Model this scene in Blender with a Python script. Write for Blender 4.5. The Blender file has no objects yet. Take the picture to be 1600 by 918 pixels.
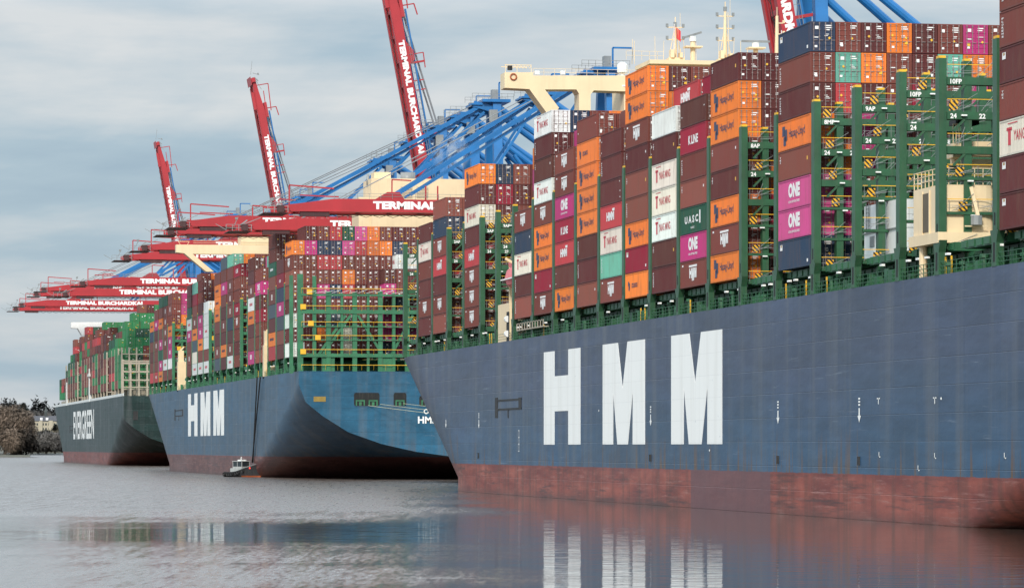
import bpy, math, random
import numpy as np
from mathutils import Vector, Matrix
random.seed(7)
C = bpy.context.scene.collection
S = bpy.context.scene
R = math.radians
# ------------------------------------------------------------------ camera
F = 5950.0; HOR = 697.0; CAMZ = 6.6
PSI = math.atan(1080/F); CP, SP = math.cos(PSI), math.sin(PSI)
cd = bpy.data.cameras.new('camera'); cam = bpy.data.objects.new('camera', cd); C.objects.link(cam)
cam.location = (0, 0, CAMZ); cam.rotation_euler = (R(90), 0, -PSI)
cd.sensor_fit = 'HORIZONTAL'; cd.sensor_width = 36; cd.lens = F/1600*36
cd.shift_y = (HOR-459)/1600; cd.clip_start = 1; cd.clip_end = 60000
S.camera = cam
# ------------------------------------------------------------------ light
SUN_EL, SUN_AZ = 34, 204          # azimuth clockwise from +Y: behind the camera, to its left
w = bpy.data.worlds.new('World'); S.world = w; w.use_nodes = True
nt = w.node_tree; N = nt.nodes; L = nt.links; N.clear()
out = N.new('ShaderNodeOutputWorld'); bg = N.new('ShaderNodeBackground'); L.new(bg.outputs[0], out.inputs[0])
sky = N.new('ShaderNodeTexSky'); sky.sky_type = 'NISHITA'; sky.sun_disc = False
sky.sun_elevation = R(SUN_EL); sky.sun_rotation = R(SUN_AZ); sky.air_density = 1.0; sky.dust_density = 2.0
tc = N.new('ShaderNodeTexCoord')
mp = N.new('ShaderNodeMapping'); mp.inputs['Scale'].default_value = (4.5, 4.5, 17.0); L.new(tc.outputs['Generated'], mp.inputs[0])
n1 = N.new('ShaderNodeTexNoise'); n1.inputs['Scale'].default_value = 1.0; n1.inputs['Detail'].default_value = 9; n1.inputs['Roughness'].default_value = .52
n1.inputs['Distortion'].default_value = .6
L.new(mp.outputs[0], n1.inputs[0])
mp2 = N.new('ShaderNodeMapping'); mp2.inputs['Scale'].default_value = (12, 12, 75.0); mp2.inputs['Location'].default_value = (3.1, 1.7, .4)
L.new(tc.outputs['Generated'], mp2.inputs[0])
n2 = N.new('ShaderNodeTexNoise'); n2.inputs['Scale'].default_value = 1.0; n2.inputs['Detail'].default_value = 7; n2.inputs['Roughness'].default_value = .55
L.new(mp2.outputs[0], n2.inputs[0])
ma = N.new('ShaderNodeMath'); ma.operation = 'MULTIPLY_ADD'; L.new(n2.outputs[0], ma.inputs[0]); ma.inputs[1].default_value = .45
L.new(n1.outputs[0], ma.inputs[2])
cr = N.new('ShaderNodeValToRGB'); L.new(ma.outputs[0], cr.inputs[0])
cr.color_ramp.elements[0].position = .56; cr.color_ramp.elements[0].color = (2.25, 3.1, 3.9, 1)
cr.color_ramp.elements[1].position = .88; cr.color_ramp.elements[1].color = (5.0, 5.15, 5.25, 1)
e = cr.color_ramp.elements.new(.70); e.color = (2.9, 3.75, 4.4, 1)
sxw = N.new('ShaderNodeSeparateXYZ'); L.new(tc.outputs['Generated'], sxw.inputs[0])
gr = N.new('ShaderNodeMapRange'); gr.inputs[1].default_value = .112; gr.inputs[2].default_value = .24; gr.inputs[3].default_value = 1.0; gr.inputs[4].default_value = 2.6  # sky above the view boosted, added to brighten the water
L.new(sxw.outputs[2], gr.inputs[0])
vm = N.new('ShaderNodeVectorMath'); vm.operation = 'SCALE'; L.new(cr.outputs[0], vm.inputs[0]); L.new(gr.outputs[0], vm.inputs[3])
mx = N.new('ShaderNodeMix'); mx.data_type = 'RGBA'; mx.inputs[0].default_value = .9
L.new(sky.outputs[0], mx.inputs[6]); L.new(vm.outputs[0], mx.inputs[7]); L.new(mx.outputs[2], bg.inputs[0])
bg.inputs[1].default_value = .118
sd = bpy.data.lights.new('sun', 'SUN'); sd.energy = 3.1; sd.angle = R(10); sd.color = (1, .94, .85)
sun = bpy.data.objects.new('sun', sd); C.objects.link(sun)
dv = Vector((math.sin(R(SUN_AZ))*math.cos(R(SUN_EL)), math.cos(R(SUN_AZ))*math.cos(R(SUN_EL)), math.sin(R(SUN_EL))))
sun.rotation_euler = dv.to_track_quat('Z', 'Y').to_euler(); sun.location = (0, 0, 200)
S.view_settings.view_transform = 'Standard'; S.view_settings.look = 'None'
S.view_settings.exposure = 0.25; S.view_settings.gamma = 1

# ------------------------------------------------------------------ projection helpers
def at(px, py, D):                       # photo pixel (1600 wide) at depth D -> world
    l = (px-800)*D/F
    return Vector((l*CP+D*SP, D*CP-l*SP, CAMZ+(HOR-py)*D/F))
def proj(x, y, z):
    D = y*CP+x*SP
    return 800+F*(x*CP-y*SP)/D, HOR-F*(z-CAMZ)/D, D

# ------------------------------------------------------------------ mesh helpers
class MB:
    def __init__(s): s.v = []; s.f = []; s.m = []; s.c = []
    def face(s, pts, m=0, c=None):
        b = len(s.v); s.v += [tuple(p) for p in pts]; s.f.append(tuple(range(b, b+len(pts)))); s.m.append(m); s.c.append(c)
    def hexa(s, p, m=0, c=None):         # p: 4 bottom, 4 top (counter-clockwise from above)
        b = len(s.v); s.v += [tuple(q) for q in p]
        for q in ((3, 2, 1, 0), (4, 5, 6, 7), (0, 1, 5, 4), (1, 2, 6, 5), (2, 3, 7, 6), (3, 0, 4, 7)):
            s.f.append(tuple(b+i for i in q)); s.m.append(m); s.c.append(c)
    def box(s, x0, x1, y0, y1, z0, z1, m=0, c=None):
        s.hexa([(x0, y0, z0), (x1, y0, z0), (x1, y1, z0), (x0, y1, z0), (x0, y0, z1), (x1, y0, z1), (x1, y1, z1), (x0, y1, z1)], m, c)
    def bar(s, p, q, w, h=None, m=0):
        p, q = Vector(p), Vector(q); d = (q-p)
        if d.length < 1e-6: return
        d.normalize(); h = h or w
        up = Vector((0, 0, 1)) if abs(d.z) < .95 else Vector((0, 1, 0))
        a = d.cross(up).normalized()*w/2; b = a.cross(d).normalized()*h/2
        s.hexa([p-a-b, p+a-b, q+a-b, q-a-b, p-a+b, p+a+b, q+a+b, q-a+b], m)
    def tube(s, p, q, r, n=8, m=0, r2=None):
        p, q = Vector(p), Vector(q); d = (q-p)
        if d.length < 1e-6: return
        d.normalize(); up = Vector((0, 0, 1)) if abs(d.z) < .95 else Vector((0, 1, 0))
        a = d.cross(up).normalized(); b = a.cross(d).normalized(); r2 = r if r2 is None else r2
        k = len(s.v)
        for P, rr in ((p, r), (q, r2)):
            for i in range(n):
                t = 2*math.pi*i/n; s.v.append(tuple(P+a*rr*math.cos(t)+b*rr*math.sin(t)))
        for i in range(n):
            j = (i+1) % n; s.f.append((k+i, k+j, k+n+j, k+n+i)); s.m.append(m); s.c.append(None)
        s.f.append(tuple(k+i for i in reversed(range(n)))); s.m.append(m); s.c.append(None)
        s.f.append(tuple(k+n+i for i in range(n))); s.m.append(m); s.c.append(None)
    def prism(s, poly, fn, t0, t1, m=0):  # poly 2D, fn(u,v,t)->3D, extruded from t0 to t1
        n = len(poly); b = len(s.v)
        for t in (t0, t1):
            for (u, v) in poly: s.v.append(tuple(fn(u, v, t)))
        s.f.append(tuple(range(b, b+n))); s.m.append(m); s.c.append(None)
        s.f.append(tuple(b+n+i for i in reversed(range(n)))); s.m.append(m); s.c.append(None)
        for i in range(n):
            j = (i+1) % n; s.f.append((b+j, b+i, b+n+i, b+n+j)); s.m.append(m); s.c.append(None)
    def add(s, verts, faces, fn, m=0):
        b = len(s.v); s.v += [tuple(fn(*p)) for p in verts]
        for f in faces: s.f.append(tuple(b+i for i in f)); s.m.append(m); s.c.append(None)
    def mesh(s, name, mats, smooth=False):
        me = bpy.data.meshes.new(name); me.from_pydata(s.v, [], s.f)
        for m in (mats if isinstance(mats, (list, tuple)) else [mats]): me.materials.append(m)
        me.polygons.foreach_set('material_index', s.m)
        if smooth: me.polygons.foreach_set('use_smooth', [True]*len(s.f))
        if any(c is not None for c in s.c):
            at_ = me.color_attributes.new('paint', 'FLOAT_COLOR', 'CORNER')
            buf = []
            for f, c in zip(s.f, s.c):
                c = c or (.1, .1, .1)
                buf += [c[0], c[1], c[2], 1.0]*len(f)
            at_.data.foreach_set('color', buf)
        me.update(); return me

def obj(name, me, parent=None, loc=(0, 0, 0), rz=0):
    o = bpy.data.objects.new(name, me); C.objects.link(o); o.location = loc; o.rotation_euler = (0, 0, rz)
    if parent: o.parent = parent
    return o
def tag(o, label=None, cat=None, group=None, kind=None):
    if label: o['label'] = label
    if cat: o['category'] = cat
    if group: o['group'] = group
    if kind: o['kind'] = kind
    return o
def dup(o, parent=None, loc=None):
    c = o.copy(); C.objects.link(c)
    if parent: c.parent = parent
    if loc is not None: c.location = loc
    return c

_txt = {}
def text(body, bold=.02):                # text -> (verts in unit box, faces)
    k = (body, bold)
    if k in _txt: return _txt[k]
    cu = bpy.data.curves.new('t', 'FONT'); cu.body = body; cu.offset = bold; cu.resolution_u = 3; cu.size = 1
    o = bpy.data.objects.new('t', cu); C.objects.link(o)
    dg = bpy.context.evaluated_depsgraph_get(); me = bpy.data.meshes.new_from_object(o.evaluated_get(dg))
    v = np.array([p.co[:] for p in me.vertices]); f = [tuple(p.vertices) for p in me.polygons]
    lo, hi = v.min(0), v.max(0); v = (v-lo)/np.maximum(hi-lo, 1e-6); v[:, 2] = 0
    asp = (hi[0]-lo[0])/(hi[1]-lo[1])
    bpy.data.objects.remove(o); bpy.data.curves.remove(cu); bpy.data.meshes.remove(me)
    _txt[k] = (v.tolist(), f, asp); return _txt[k]

# ------------------------------------------------------------------ materials
def nodes(name):
    m = bpy.data.materials.new(name); m.use_nodes = True; t = m.node_tree
    return m, t.nodes, t.links, t.nodes['Principled BSDF']
def mixc(N, L, fac, a, b, mode='MIX'):
    x = N.new('ShaderNodeMix'); x.data_type = 'RGBA'; x.blend_type = mode
    for i, val in ((0, fac), (6, a), (7, b)):
        if hasattr(val, 'links') or hasattr(val, 'is_linked'): L.new(val, x.inputs[i])
        elif i == 0: x.inputs[0].default_value = val
        else: x.inputs[i].default_value = (*val, 1)
    return x.outputs[2]
def noise(N, L, coord, scale=(1, 1, 1), detail=4, rough=.55):
    mpn = N.new('ShaderNodeMapping'); mpn.inputs['Scale'].default_value = scale; L.new(coord, mpn.inputs[0])
    nn = N.new('ShaderNodeTexNoise'); nn.inputs['Scale'].default_value = 1; nn.inputs['Detail'].default_value = detail
    nn.inputs['Roughness'].default_value = rough; L.new(mpn.outputs[0], nn.inputs[0]); return nn.outputs[0]
def ramp(N, L, x, a, b, lo=0, hi=1):
    r = N.new('ShaderNodeMapRange'); r.inputs[1].default_value = a; r.inputs[2].default_value = b
    r.inputs[3].default_value = lo; r.inputs[4].default_value = hi; L.new(x, r.inputs[0]); return r.outputs[0]
def math_(N, L, op, a, b=None):
    m = N.new('ShaderNodeMath'); m.operation = op
    for i, v in ((0, a), (1, b)):
        if v is None: continue
        if isinstance(v, (int, float)): m.inputs[i].default_value = v
        else: L.new(v, m.inputs[i])
    return m.outputs[0]
def bump(N, L, b, h, strength=.3, dist=.05):
    bn = N.new('ShaderNodeBump'); bn.inputs['Strength'].default_value = strength; bn.inputs['Distance'].default_value = dist
    L.new(h, bn.inputs['Height']); L.new(bn.outputs[0], b.inputs['Normal'])
def paint(name, col, rough=.5, var=.25, dirt=(.10, .08, .06), dirt_amt=.25, sc=.5, spec=.5, metal=0):
    m, N, L, b = nodes(name)
    tcn = N.new('ShaderNodeTexCoord').outputs['Object']
    n = noise(N, L, tcn, (sc, sc, sc), 6); st = noise(N, L, tcn, (sc*5, sc*5, sc*.5), 4)
    c = mixc(N, L, ramp(N, L, n, .3, .7), tuple(x*(1-var) for x in col), tuple(min(1, x*(1+var*.6)) for x in col))
    c = mixc(N, L, ramp(N, L, st, .5, .75, 0, dirt_amt), c, dirt)
    L.new(c, b.inputs['Base Color']); b.inputs['Roughness'].default_value = rough; b.inputs['Specular IOR Level'].default_value = spec
    b.inputs['Metallic'].default_value = metal
    return m
def glow(name, col, s):
    m, N, L, b = nodes(name); b.inputs['Base Color'].default_value = (*col, 1)
    b.inputs['Emission Color'].default_value = (*col, 1); b.inputs['Emission Strength'].default_value = s; return m
M = {}
M['green'] = paint('deck_green', (.018, .10, .042), .5, .3)
M['greenb'] = paint('lashing_green', (.018, .082, .036), .5, .3)
M['green2'] = paint('lashing_green_light', (.026, .145, .066), .5, .3)
M['yellow'] = paint('safety_yellow', (.72, .40, .02), .5, .15)
M['cream'] = paint('cream_paint', (.72, .56, .35), .45, .08, (.35, .25, .15), .15, .3)
M['white'] = paint('white_paint', (.72, .72, .70), .45, .06, (.35, .3, .25), .12)
M['offw'] = paint('white_house_paint', (.60, .62, .60), .5, .08, (.3, .28, .25), .2)
M['black'] = paint('matt_black', (.012, .012, .013), .7, .3)
M['steel'] = paint('grey_steel', (.22, .23, .23), .45, .2)
M['beige'] = paint('lashing_beige', (.36, .31, .24), .55, .2)
M['rope'] = paint('mooring_rope', (.45, .45, .32), .8, .2)
M['cable'] = paint('steel_cable', (.20, .21, .22), .5, .1)
M['red'] = paint('crane_red', (.36, .022, .028), .42, .12, (.15, .02, .02), .2, .12)
M['recess'] = paint('recess_shade', (.10, .075, .045), .7, .2)  # colour for the shade in the crane-house doorway, laid on a thin panel
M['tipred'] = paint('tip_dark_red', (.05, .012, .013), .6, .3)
M['blue'] = paint('crane_blue', (.010, .13, .35), .4, .2, (.02, .06, .12), .2, .2)
M['dark'] = paint('opening_shade', (.006, .008, .008), .8, .3)  # near-black laid on flat faces for the shade in openings and slots
M['glass'] = paint('window_glass', (.02, .03, .035), .08, .1)
M['lamp'] = paint('lamp_white', (.85, .85, .82), .3, .02)
M['pink'] = paint('lifeboat_red', (.62, .12, .13), .45, .15)
M['flag'] = paint('flag_red', (.6, .03, .04), .7, .1)
M['navytxt'] = paint('lettering_navy', (.02, .022, .07), .5, .1)
M['redtxt'] = paint('lettering_red', (.55, .02, .04), .5, .1)
M['whitetxt'] = paint('lettering_white', (.78, .76, .74), .5, .06, (.4, .3, .25), .15, 1.0)
M['hulltxt'] = paint('hull_letter_white', (.80, .80, .77), .45, .04, (.5, .48, .42), .12, .12)
def letter_paint():
    m, N, L, b = nodes('hull_letter_white'); g = N.new('ShaderNodeNewGeometry').outputs['Position']
    sx = N.new('ShaderNodeSeparateXYZ'); L.new(g, sx.inputs[0]); cb = N.new('ShaderNodeCombineXYZ'); L.new(sx.outputs[1], cb.inputs[0]); L.new(sx.outputs[2], cb.inputs[1])
    br = N.new('ShaderNodeTexBrick'); L.new(cb.outputs[0], br.inputs[0]); br.inputs['Scale'].default_value = 1; br.inputs['Brick Width'].default_value = 14; br.inputs['Row Height'].default_value = 2.35; br.inputs['Mortar Size'].default_value = .04; br.inputs['Mortar Smooth'].default_value = .5
    br.inputs['Color1'].default_value = (.80, .80, .775, 1); br.inputs['Color2'].default_value = (.785, .785, .76, 1); br.inputs['Mortar'].default_value = (.72, .72, .70, 1)
    st = noise(N, L, g, (.5, .5, .02), 5, .65); c = mixc(N, L, ramp(N, L, st, .5, .75, 0, .4), br.outputs[0], (.48, .46, .41))
    sp = noise(N, L, g, (1.2, .5, 1.6), 5, .7); c = mixc(N, L, ramp(N, L, sp, .66, .72, 0, .4), c, (.30, .33, .37))
    L.new(c, b.inputs['Base Color']); b.inputs['Roughness'].default_value = .5; b.inputs['Specular IOR Level'].default_value = .3
    return m
M['hulltxt'] = letter_paint()
M['yelltxt'] = paint('label_yellow', (.75, .42, .03), .5, .05)
M['rod'] = paint('galvanised_rod', (.24, .19, .18), .45, .2)
M['concrete'] = paint('quay_concrete', (.22, .21, .20), .8, .2)
M['orange'] = paint('boat_orange', (.34, .075, .02), .5, .2)
M['redlamp'] = glow('red_navigation_light', (1, .05, .04), 1.6)

def hazard():
    m, N, L, b = nodes('hazard_stripes'); tcn = N.new('ShaderNodeTexCoord').outputs['Object']
    sx = N.new('ShaderNodeSeparateXYZ'); L.new(tcn, sx.inputs[0])
    d = math_(N, L, 'ADD', sx.outputs[0], sx.outputs[2]); d = math_(N, L, 'MULTIPLY', d, 2.2)
    fr = math_(N, L, 'FRACT', d); st = math_(N, L, 'GREATER_THAN', fr, .5)
    L.new(mixc(N, L, st, (.7, .36, .015), (.012, .012, .012)), b.inputs['Base Color']); b.inputs['Roughness'].default_value = .5
    return m
M['hazard'] = hazard()

def container_mat(attr):
    m, N, L, b = nodes('container_paint' if not attr else 'container_paint_mass')
    if attr:
        a = N.new('ShaderNodeVertexColor'); a.layer_name = 'paint'; col = a.outputs[0]
    else:
        oi = N.new('ShaderNodeObjectInfo'); col = oi.outputs['Color']
    g = N.new('ShaderNodeNewGeometry').outputs['Position']
    n = noise(N, L, g, (.35, .35, .35), 5); s = noise(N, L, g, (1.2, 1.2, .18), 5, .6); sp = noise(N, L, g, (3, 3, 3), 3)
    c = mixc(N, L, ramp(N, L, n, .3, .7, 0, .3), col, (.13, .10, .085), 'MIX')
    c = mixc(N, L, .6, col, c)
    c = mixc(N, L, ramp(N, L, s, .52, .8, 0, .55), c, (.13, .07, .05))
    c = mixc(N, L, ramp(N, L, sp, .70, .74, 0, .5), c, (.10, .04, .025))
    L.new(c, b.inputs['Base Color']); b.inputs['Roughness'].default_value = .6; b.inputs['Specular IOR Level'].default_value = .12
    return m
M['cont'] = container_mat(False); M['contm'] = container_mat(True)

def hull_mat(name, top, boot, zb, patch=None, rust=1.0, low_tone=None):
    m, N, L, b = nodes(name)
    g = N.new('ShaderNodeNewGeometry').outputs['Position']
    sx = N.new('ShaderNodeSeparateXYZ'); L.new(g, sx.inputs[0]); Y, Z = sx.outputs[1], sx.outputs[2]
    big = noise(N, L, g, (.04, .02, .09), 5); streak = noise(N, L, g, (.25, .25, .016), 5, .6)
    plates = N.new('ShaderNodeTexBrick'); plates.inputs['Scale'].default_value = 1
    cmb = N.new('ShaderNodeCombineXYZ'); L.new(Y, cmb.inputs[0]); L.new(Z, cmb.inputs[1]); L.new(cmb.outputs[0], plates.inputs[0])
    plates.inputs['Brick Width'].default_value = 14.0; plates.inputs['Row Height'].default_value = 2.35; plates.inputs['Mortar Size'].default_value = .04
    plates.inputs['Mortar Smooth'].default_value = .6
    plates.inputs['Color1'].default_value = (.90, .90, .90, 1); plates.inputs['Color2'].default_value = (1.1, 1.1, 1.1, 1); plates.inputs['Mortar'].default_value = (.80, .80, .80, 1)
    if low_tone:
        fz = math_(N, L, 'ADD', Z, math_(N, L, 'MULTIPLY', math_(N, L, 'SUBTRACT', big, .5), 14.0))
        base = mixc(N, L, ramp(N, L, fz, 7.0, 14.0), low_tone, top)  # base colour runs from a bluer lower tone to top with height
    else: base = mixc(N, L, 0, top, top)
    c = mixc(N, L, ramp(N, L, big, .3, .7), tuple([.74]*3), tuple([1.22]*3)); c = mixc(N, L, 1.0, base, c, 'MULTIPLY')
    fine = noise(N, L, g, (.5, .12, .9), 6, .65)
    c = mixc(N, L, 1.0, c, mixc(N, L, ramp(N, L, fine, .35, .65), tuple([.86]*3), tuple([1.12]*3)), 'MULTIPLY')
    c = mixc(N, L, 1.0, c, plates.outputs[0], 'MULTIPLY')
    grime = ramp(N, L, streak, .48, .72, 0, .5)
    c = mixc(N, L, grime, c, (.13, .135, .14))
    # rust runs rising from the boot-top edge, worn salt line
    rn = noise(N, L, g, (.42, .42, .016), 5, .72); rh = noise(N, L, g, (.3, .3, .004), 3)
    hgt = math_(N, L, 'MULTIPLY', ramp(N, L, rh, .35, .65, 1.4, 5.0), 1.0)
    zz = math_(N, L, 'SUBTRACT', Z, zb)
    fall = math_(N, L, 'SUBTRACT', 1.0, math_(N, L, 'DIVIDE', zz, hgt)); cl = N.new('ShaderNodeClamp'); L.new(fall, cl.inputs[0])
    rm = math_(N, L, 'MULTIPLY', ramp(N, L, rn, .54, .57, 0, .95*rust), cl.outputs[0])
    c = mixc(N, L, rm, c, (.12, .065, .030))
    scr = noise(N, L, g, (.5, .08, 2.2), 5, .7)
    c = mixc(N, L, ramp(N, L, scr, .64, .74, 0, .5), c, (.22, .26, .31))
    # boot
    bn = noise(N, L, g, (.12, .10, .45), 6, .6); bs = noise(N, L, g, (.6, .6, .08), 4)
    bc = mixc(N, L, ramp(N, L, bn, .35, .68), tuple(x*.62 for x in boot), (boot[0]*1.35, boot[1]*2.0, boot[2]*1.8))
    bc = mixc(N, L, ramp(N, L, bs, .46, .72, 0, .7), bc, (.085, .03, .018))
    sc2 = noise(N, L, g, (.9, .14, 2.4), 6, .75); bc = mixc(N, L, ramp(N, L, sc2, .55, .68, 0, .75), bc, (.33, .15, .125))
    dk = noise(N, L, g, (.3, .06, 1.1), 5, .7); bc = mixc(N, L, ramp(N, L, dk, .54, .66, 0, .75), bc, (.05, .02, .018))
    yl = noise(N, L, g, (.35, .35, .5), 5, .7)
    bc = mixc(N, L, ramp(N, L, yl, .66, .74, 0, .5), bc, (.26, .13, .07))
    bc = mixc(N, L, ramp(N, L, Z, zb-.5, zb, 0, .45), bc, (.14, .02, .018))
    bc = mixc(N, L, ramp(N, L, Z, 1.1, .0, 0, .45), bc, (.05, .03, .025))
    if patch:
        pm = math_(N, L, 'MULTIPLY', math_(N, L, 'GREATER_THAN', Y, patch[0]), math_(N, L, 'LESS_THAN', Y, patch[1]))
        pm = math_(N, L, 'MULTIPLY', pm, .85)
        bc = mixc(N, L, pm, bc, (.12, .052, .058))
    eg = noise(N, L, g, (.8, .5, .2), 5, .75); msk = math_(N, L, 'GREATER_THAN', math_(N, L, 'ADD', Z, math_(N, L, 'MULTIPLY', math_(N, L, 'SUBTRACT', eg, .5), .32)), zb)
    L.new(mixc(N, L, msk, bc, c), b.inputs['Base Color'])
    L.new(ramp(N, L, big, .3, .7, .38, .5), b.inputs['Roughness']); b.inputs['Specular IOR Level'].default_value = .3
    dent = noise(N, L, g, (.22, .14, .42), 3); h = math_(N, L, 'ADD', math_(N, L, 'MULTIPLY', dent, 1.0), math_(N, L, 'MULTIPLY', plates.outputs[1], -.5))
    bump(N, L, b, h, .55, .14)
    return m

# ------------------------------------------------------------------ setting: water, quay, far bank
def water():
    m, N, L, b = nodes('river_water'); g = N.new('ShaderNodeNewGeometry').outputs['Position']
    b.inputs['Base Color'].default_value = (.085, .064, .052, 1); b.inputs['IOR'].default_value = 1.5
    rot = N.new('ShaderNodeMapping'); rot.inputs['Rotation'].default_value = (0, 0, PSI); L.new(g, rot.inputs[0]); q = rot.outputs[0]
    a = noise(N, L, q, (.30, .9, 1), 1.5, .4); c = noise(N, L, q, (1.1, 3.0, 1), 1, .5); d = noise(N, L, q, (.05, .10, 1), 3)
    # wind-ruffled patches: calm water near the camera and close under the hulls
    patch = noise(N, L, q, (.010, .022, 1), 4, .6)
    sx = N.new('ShaderNodeSeparateXYZ'); L.new(q, sx.inputs[0]); sg = N.new('ShaderNodeSeparateXYZ'); L.new(g, sg.inputs[0])
    wv = math_(N, L, 'ADD', sx.outputs[1], math_(N, L, 'MULTIPLY', math_(N, L, 'SUBTRACT', patch, .5), 130.0))
    lee = math_(N, L, 'ADD', math_(N, L, 'SUBTRACT', sg.outputs[0], math_(N, L, 'MULTIPLY', sg.outputs[1], .168)), math_(N, L, 'MULTIPLY', math_(N, L, 'SUBTRACT', patch, .5), 30.0))
    far = ramp(N, L, wv, 315, 385, 0, 1); nearr = ramp(N, L, wv, 262, 215, 0, .6)
    ruf = math_(N, L, 'MULTIPLY', math_(N, L, 'MAXIMUM', far, nearr), ramp(N, L, lee, 6, -10, 0, 1))
    sp1 = ramp(N, L, noise(N, L, q, (.9, .045, 1), 4, .65), .36, .64, .65, 1.25); sp2 = ramp(N, L, noise(N, L, q, (3.2, .30, 1), 3, .6), .38, .62, .65, 1.3)
    raw = ruf
    ruf = math_(N, L, 'MULTIPLY', ruf, math_(N, L, 'MULTIPLY', sp1, sp2))
    ruf = math_(N, L, 'ADD', math_(N, L, 'MULTIPLY', ruf, .7), .30)
    h = math_(N, L, 'ADD', math_(N, L, 'MULTIPLY', a, .6), math_(N, L, 'MULTIPLY', c, .08))
    h = math_(N, L, 'ADD', h, math_(N, L, 'MULTIPLY', d, .5))
    h = math_(N, L, 'MULTIPLY', h, math_(N, L, 'ADD', math_(N, L, 'MULTIPLY', raw, .18), .30))
    bn = N.new('ShaderNodeBump'); bn.inputs['Strength'].default_value = 1; bn.inputs['Distance'].default_value = .11
    L.new(h, bn.inputs['Height']); L.new(bn.outputs[0], b.inputs['Normal'])
    L.new(ramp(N, L, ruf, .3, 1.3, .03, .52), b.inputs['Roughness'])
    return m
mb = MB(); mb.face([(-9000, -600, 0), (12000, -600, 0), (12000, 24000, 0), (-9000, 24000, 0)])
tag(obj('water', mb.mesh('water', water())), kind='structure')
mb = MB(); mb.box(158, 1500, -200, 2400, -3, 5)
tag(obj('quay', mb.mesh('quay', M['concrete'])), kind='structure')

# ------------------------------------------------------------------ ships
BAY = 14.45; ZT = 2.9; ROW = 2.52; LEN = 12.19
def hull_shape(P):
    B = P['half']; Ys = P['stern']; zd = P['zd']
    def bt(z):
        pts = [(4.7, 0.6), (5.6, 7.3), (7.1, 14), (9.4, 20.6), (12.5, 25.6), (15.3, 29.1), (18.9, B), (40, B)]
        if z <= 4.7: return .6
        for (a, x), (b_, y) in zip(pts, pts[1:]):
            if z <= b_: return x+(y-x)*(z-a)/(b_-a)
    def yt(z): return Ys+max(0, 4.7-z)*P.get('skeg', 8)
    def ye(z): return max(yt(z)+.3, Ys+P['sternrun']*(1-min(1, z/18.9)))
    def yb(z): return P['yb0']+max(0, min(z, zd)-2)*(P['ybd']-P['yb0'])/(zd-2)
    return bt, yt, ye, yb, B
def make_hull(P, parent, mats):
    bt, yt, ye, yb, B = hull_shape(P); zd = P['zd']; zs = [-2, 0, 1, 2, 3, 4, 4.7, 5.15, 5.6, 6.3, 7.1, 8.2, 9.4, 11, 12.5, 14, 15.3, 17, 18.9, 20, zd]
    rows = []
    for z in zs:
        r = []
        for i in range(22):
            v = i/21; v = v**1.4
            r.append((bt(z)+(B-bt(z))*(1-(1-v)**2.3), yt(z)+(ye(z)-yt(z))*v))
        for i in range(1, 12): r.append((B, ye(z)+(yb(z)-ye(z))*i/12))
        Lb = P.get('bowlen', 90)
        for i in range(26):
            u = i/25; r.append((B*(1-u**2.5)+.05, yb(z)+Lb*u))
        rows.append(r)
    mb = MB(); nx = len(rows[0]); xc = P['x0']+B
    for sgn in (-1, 1):
        b = len(mb.v)
        for z, r in zip(zs, rows): mb.v += [(xc+sgn*h, y, z) for h, y in r]
        for i in range(len(zs)-1):
            for j in range(nx-1):
                f = (b+i*nx+j, b+(i+1)*nx+j, b+(i+1)*nx+j+1, b+i*nx+j+1)
                mb.f.append(f if sgn < 0 else f[::-1]); mb.m.append(0); mb.c.append(None)
    o = obj('hull', mb.mesh('hull', mats, True), parent)
    tb = MB()
    for i in range(len(zs)-1):
        z0, z1 = zs[i], zs[i+1]
        tb.face([(xc-bt(z0), yt(z0), z0), (xc+bt(z0), yt(z0), z0), (xc+bt(z1), yt(z1), z1), (xc-bt(z1), yt(z1), z1)])
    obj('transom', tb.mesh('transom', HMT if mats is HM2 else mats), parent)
    db = MB()
    top = rows[-1]
    for j in range(nx-1):
        (h0, y0), (h1, y1) = top[j], top[j+1]
        db.face([(xc-h0+.05, y0, zd-.35), (xc+h0-.05, y0, zd-.35), (xc+h1-.05, y1, zd-.35), (xc-h1+.05, y1, zd-.35)])
    obj('deck', db.mesh('deck', M['green']), parent)
    return o
SHIP = {
 1: dict(x0=92.4, half=30.5, stern=240, sternrun=62, yb0=535, ybd=589, zd=21.0, zb=4.1, zc=23.8, off=0),
 2: dict(x0=92.4, half=30.5, stern=744, sternrun=86, yb0=1013, ybd=1079, zd=21.4, zb=4.5, zc=24.5, off=469),
 3: dict(x0=100.0, half=29.5, stern=1281, sternrun=80, yb0=1590, ybd=1655, zd=23.6, zb=4.5, zc=26.3, off=0)}
blue = (.046, .066, .116)
HM1 = hull_mat('hull_blue_near', blue, (.24, .040, .028), 4.1, (366, 401), 1.0, (.030, .075, .138))
HM2 = hull_mat('hull_blue_skygrey', (.028, .075, .128), (.12, .032, .03), 4.5, None, .4)  # same paint as the transom, grazing sky reflection greyed into the colour
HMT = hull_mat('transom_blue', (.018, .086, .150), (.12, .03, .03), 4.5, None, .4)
HM3 = hull_mat('hull_green', (.009, .026, .024), (.18, .032, .026), 4.5, None, .3)
ships = {}
for k, lab in ((1, 'nearest blue container ship with huge white letters on its side'),
               (2, 'middle blue container ship showing its stern above the small workboat'),
               (3, 'farthest dark green container ship at the left, stacked with green containers')):
    e = bpy.data.objects.new('container_ship', None); C.objects.link(e)
    e.location = (SHIP[k]['x0']+SHIP[k]['half'], SHIP[k]['stern']+100, 0)
    tag(e, lab, 'container ship', 'container ships moored along the quay'); ships[k] = e
class Shift:                              # lets parts be written in world coordinates under a moved parent
    pass
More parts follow.
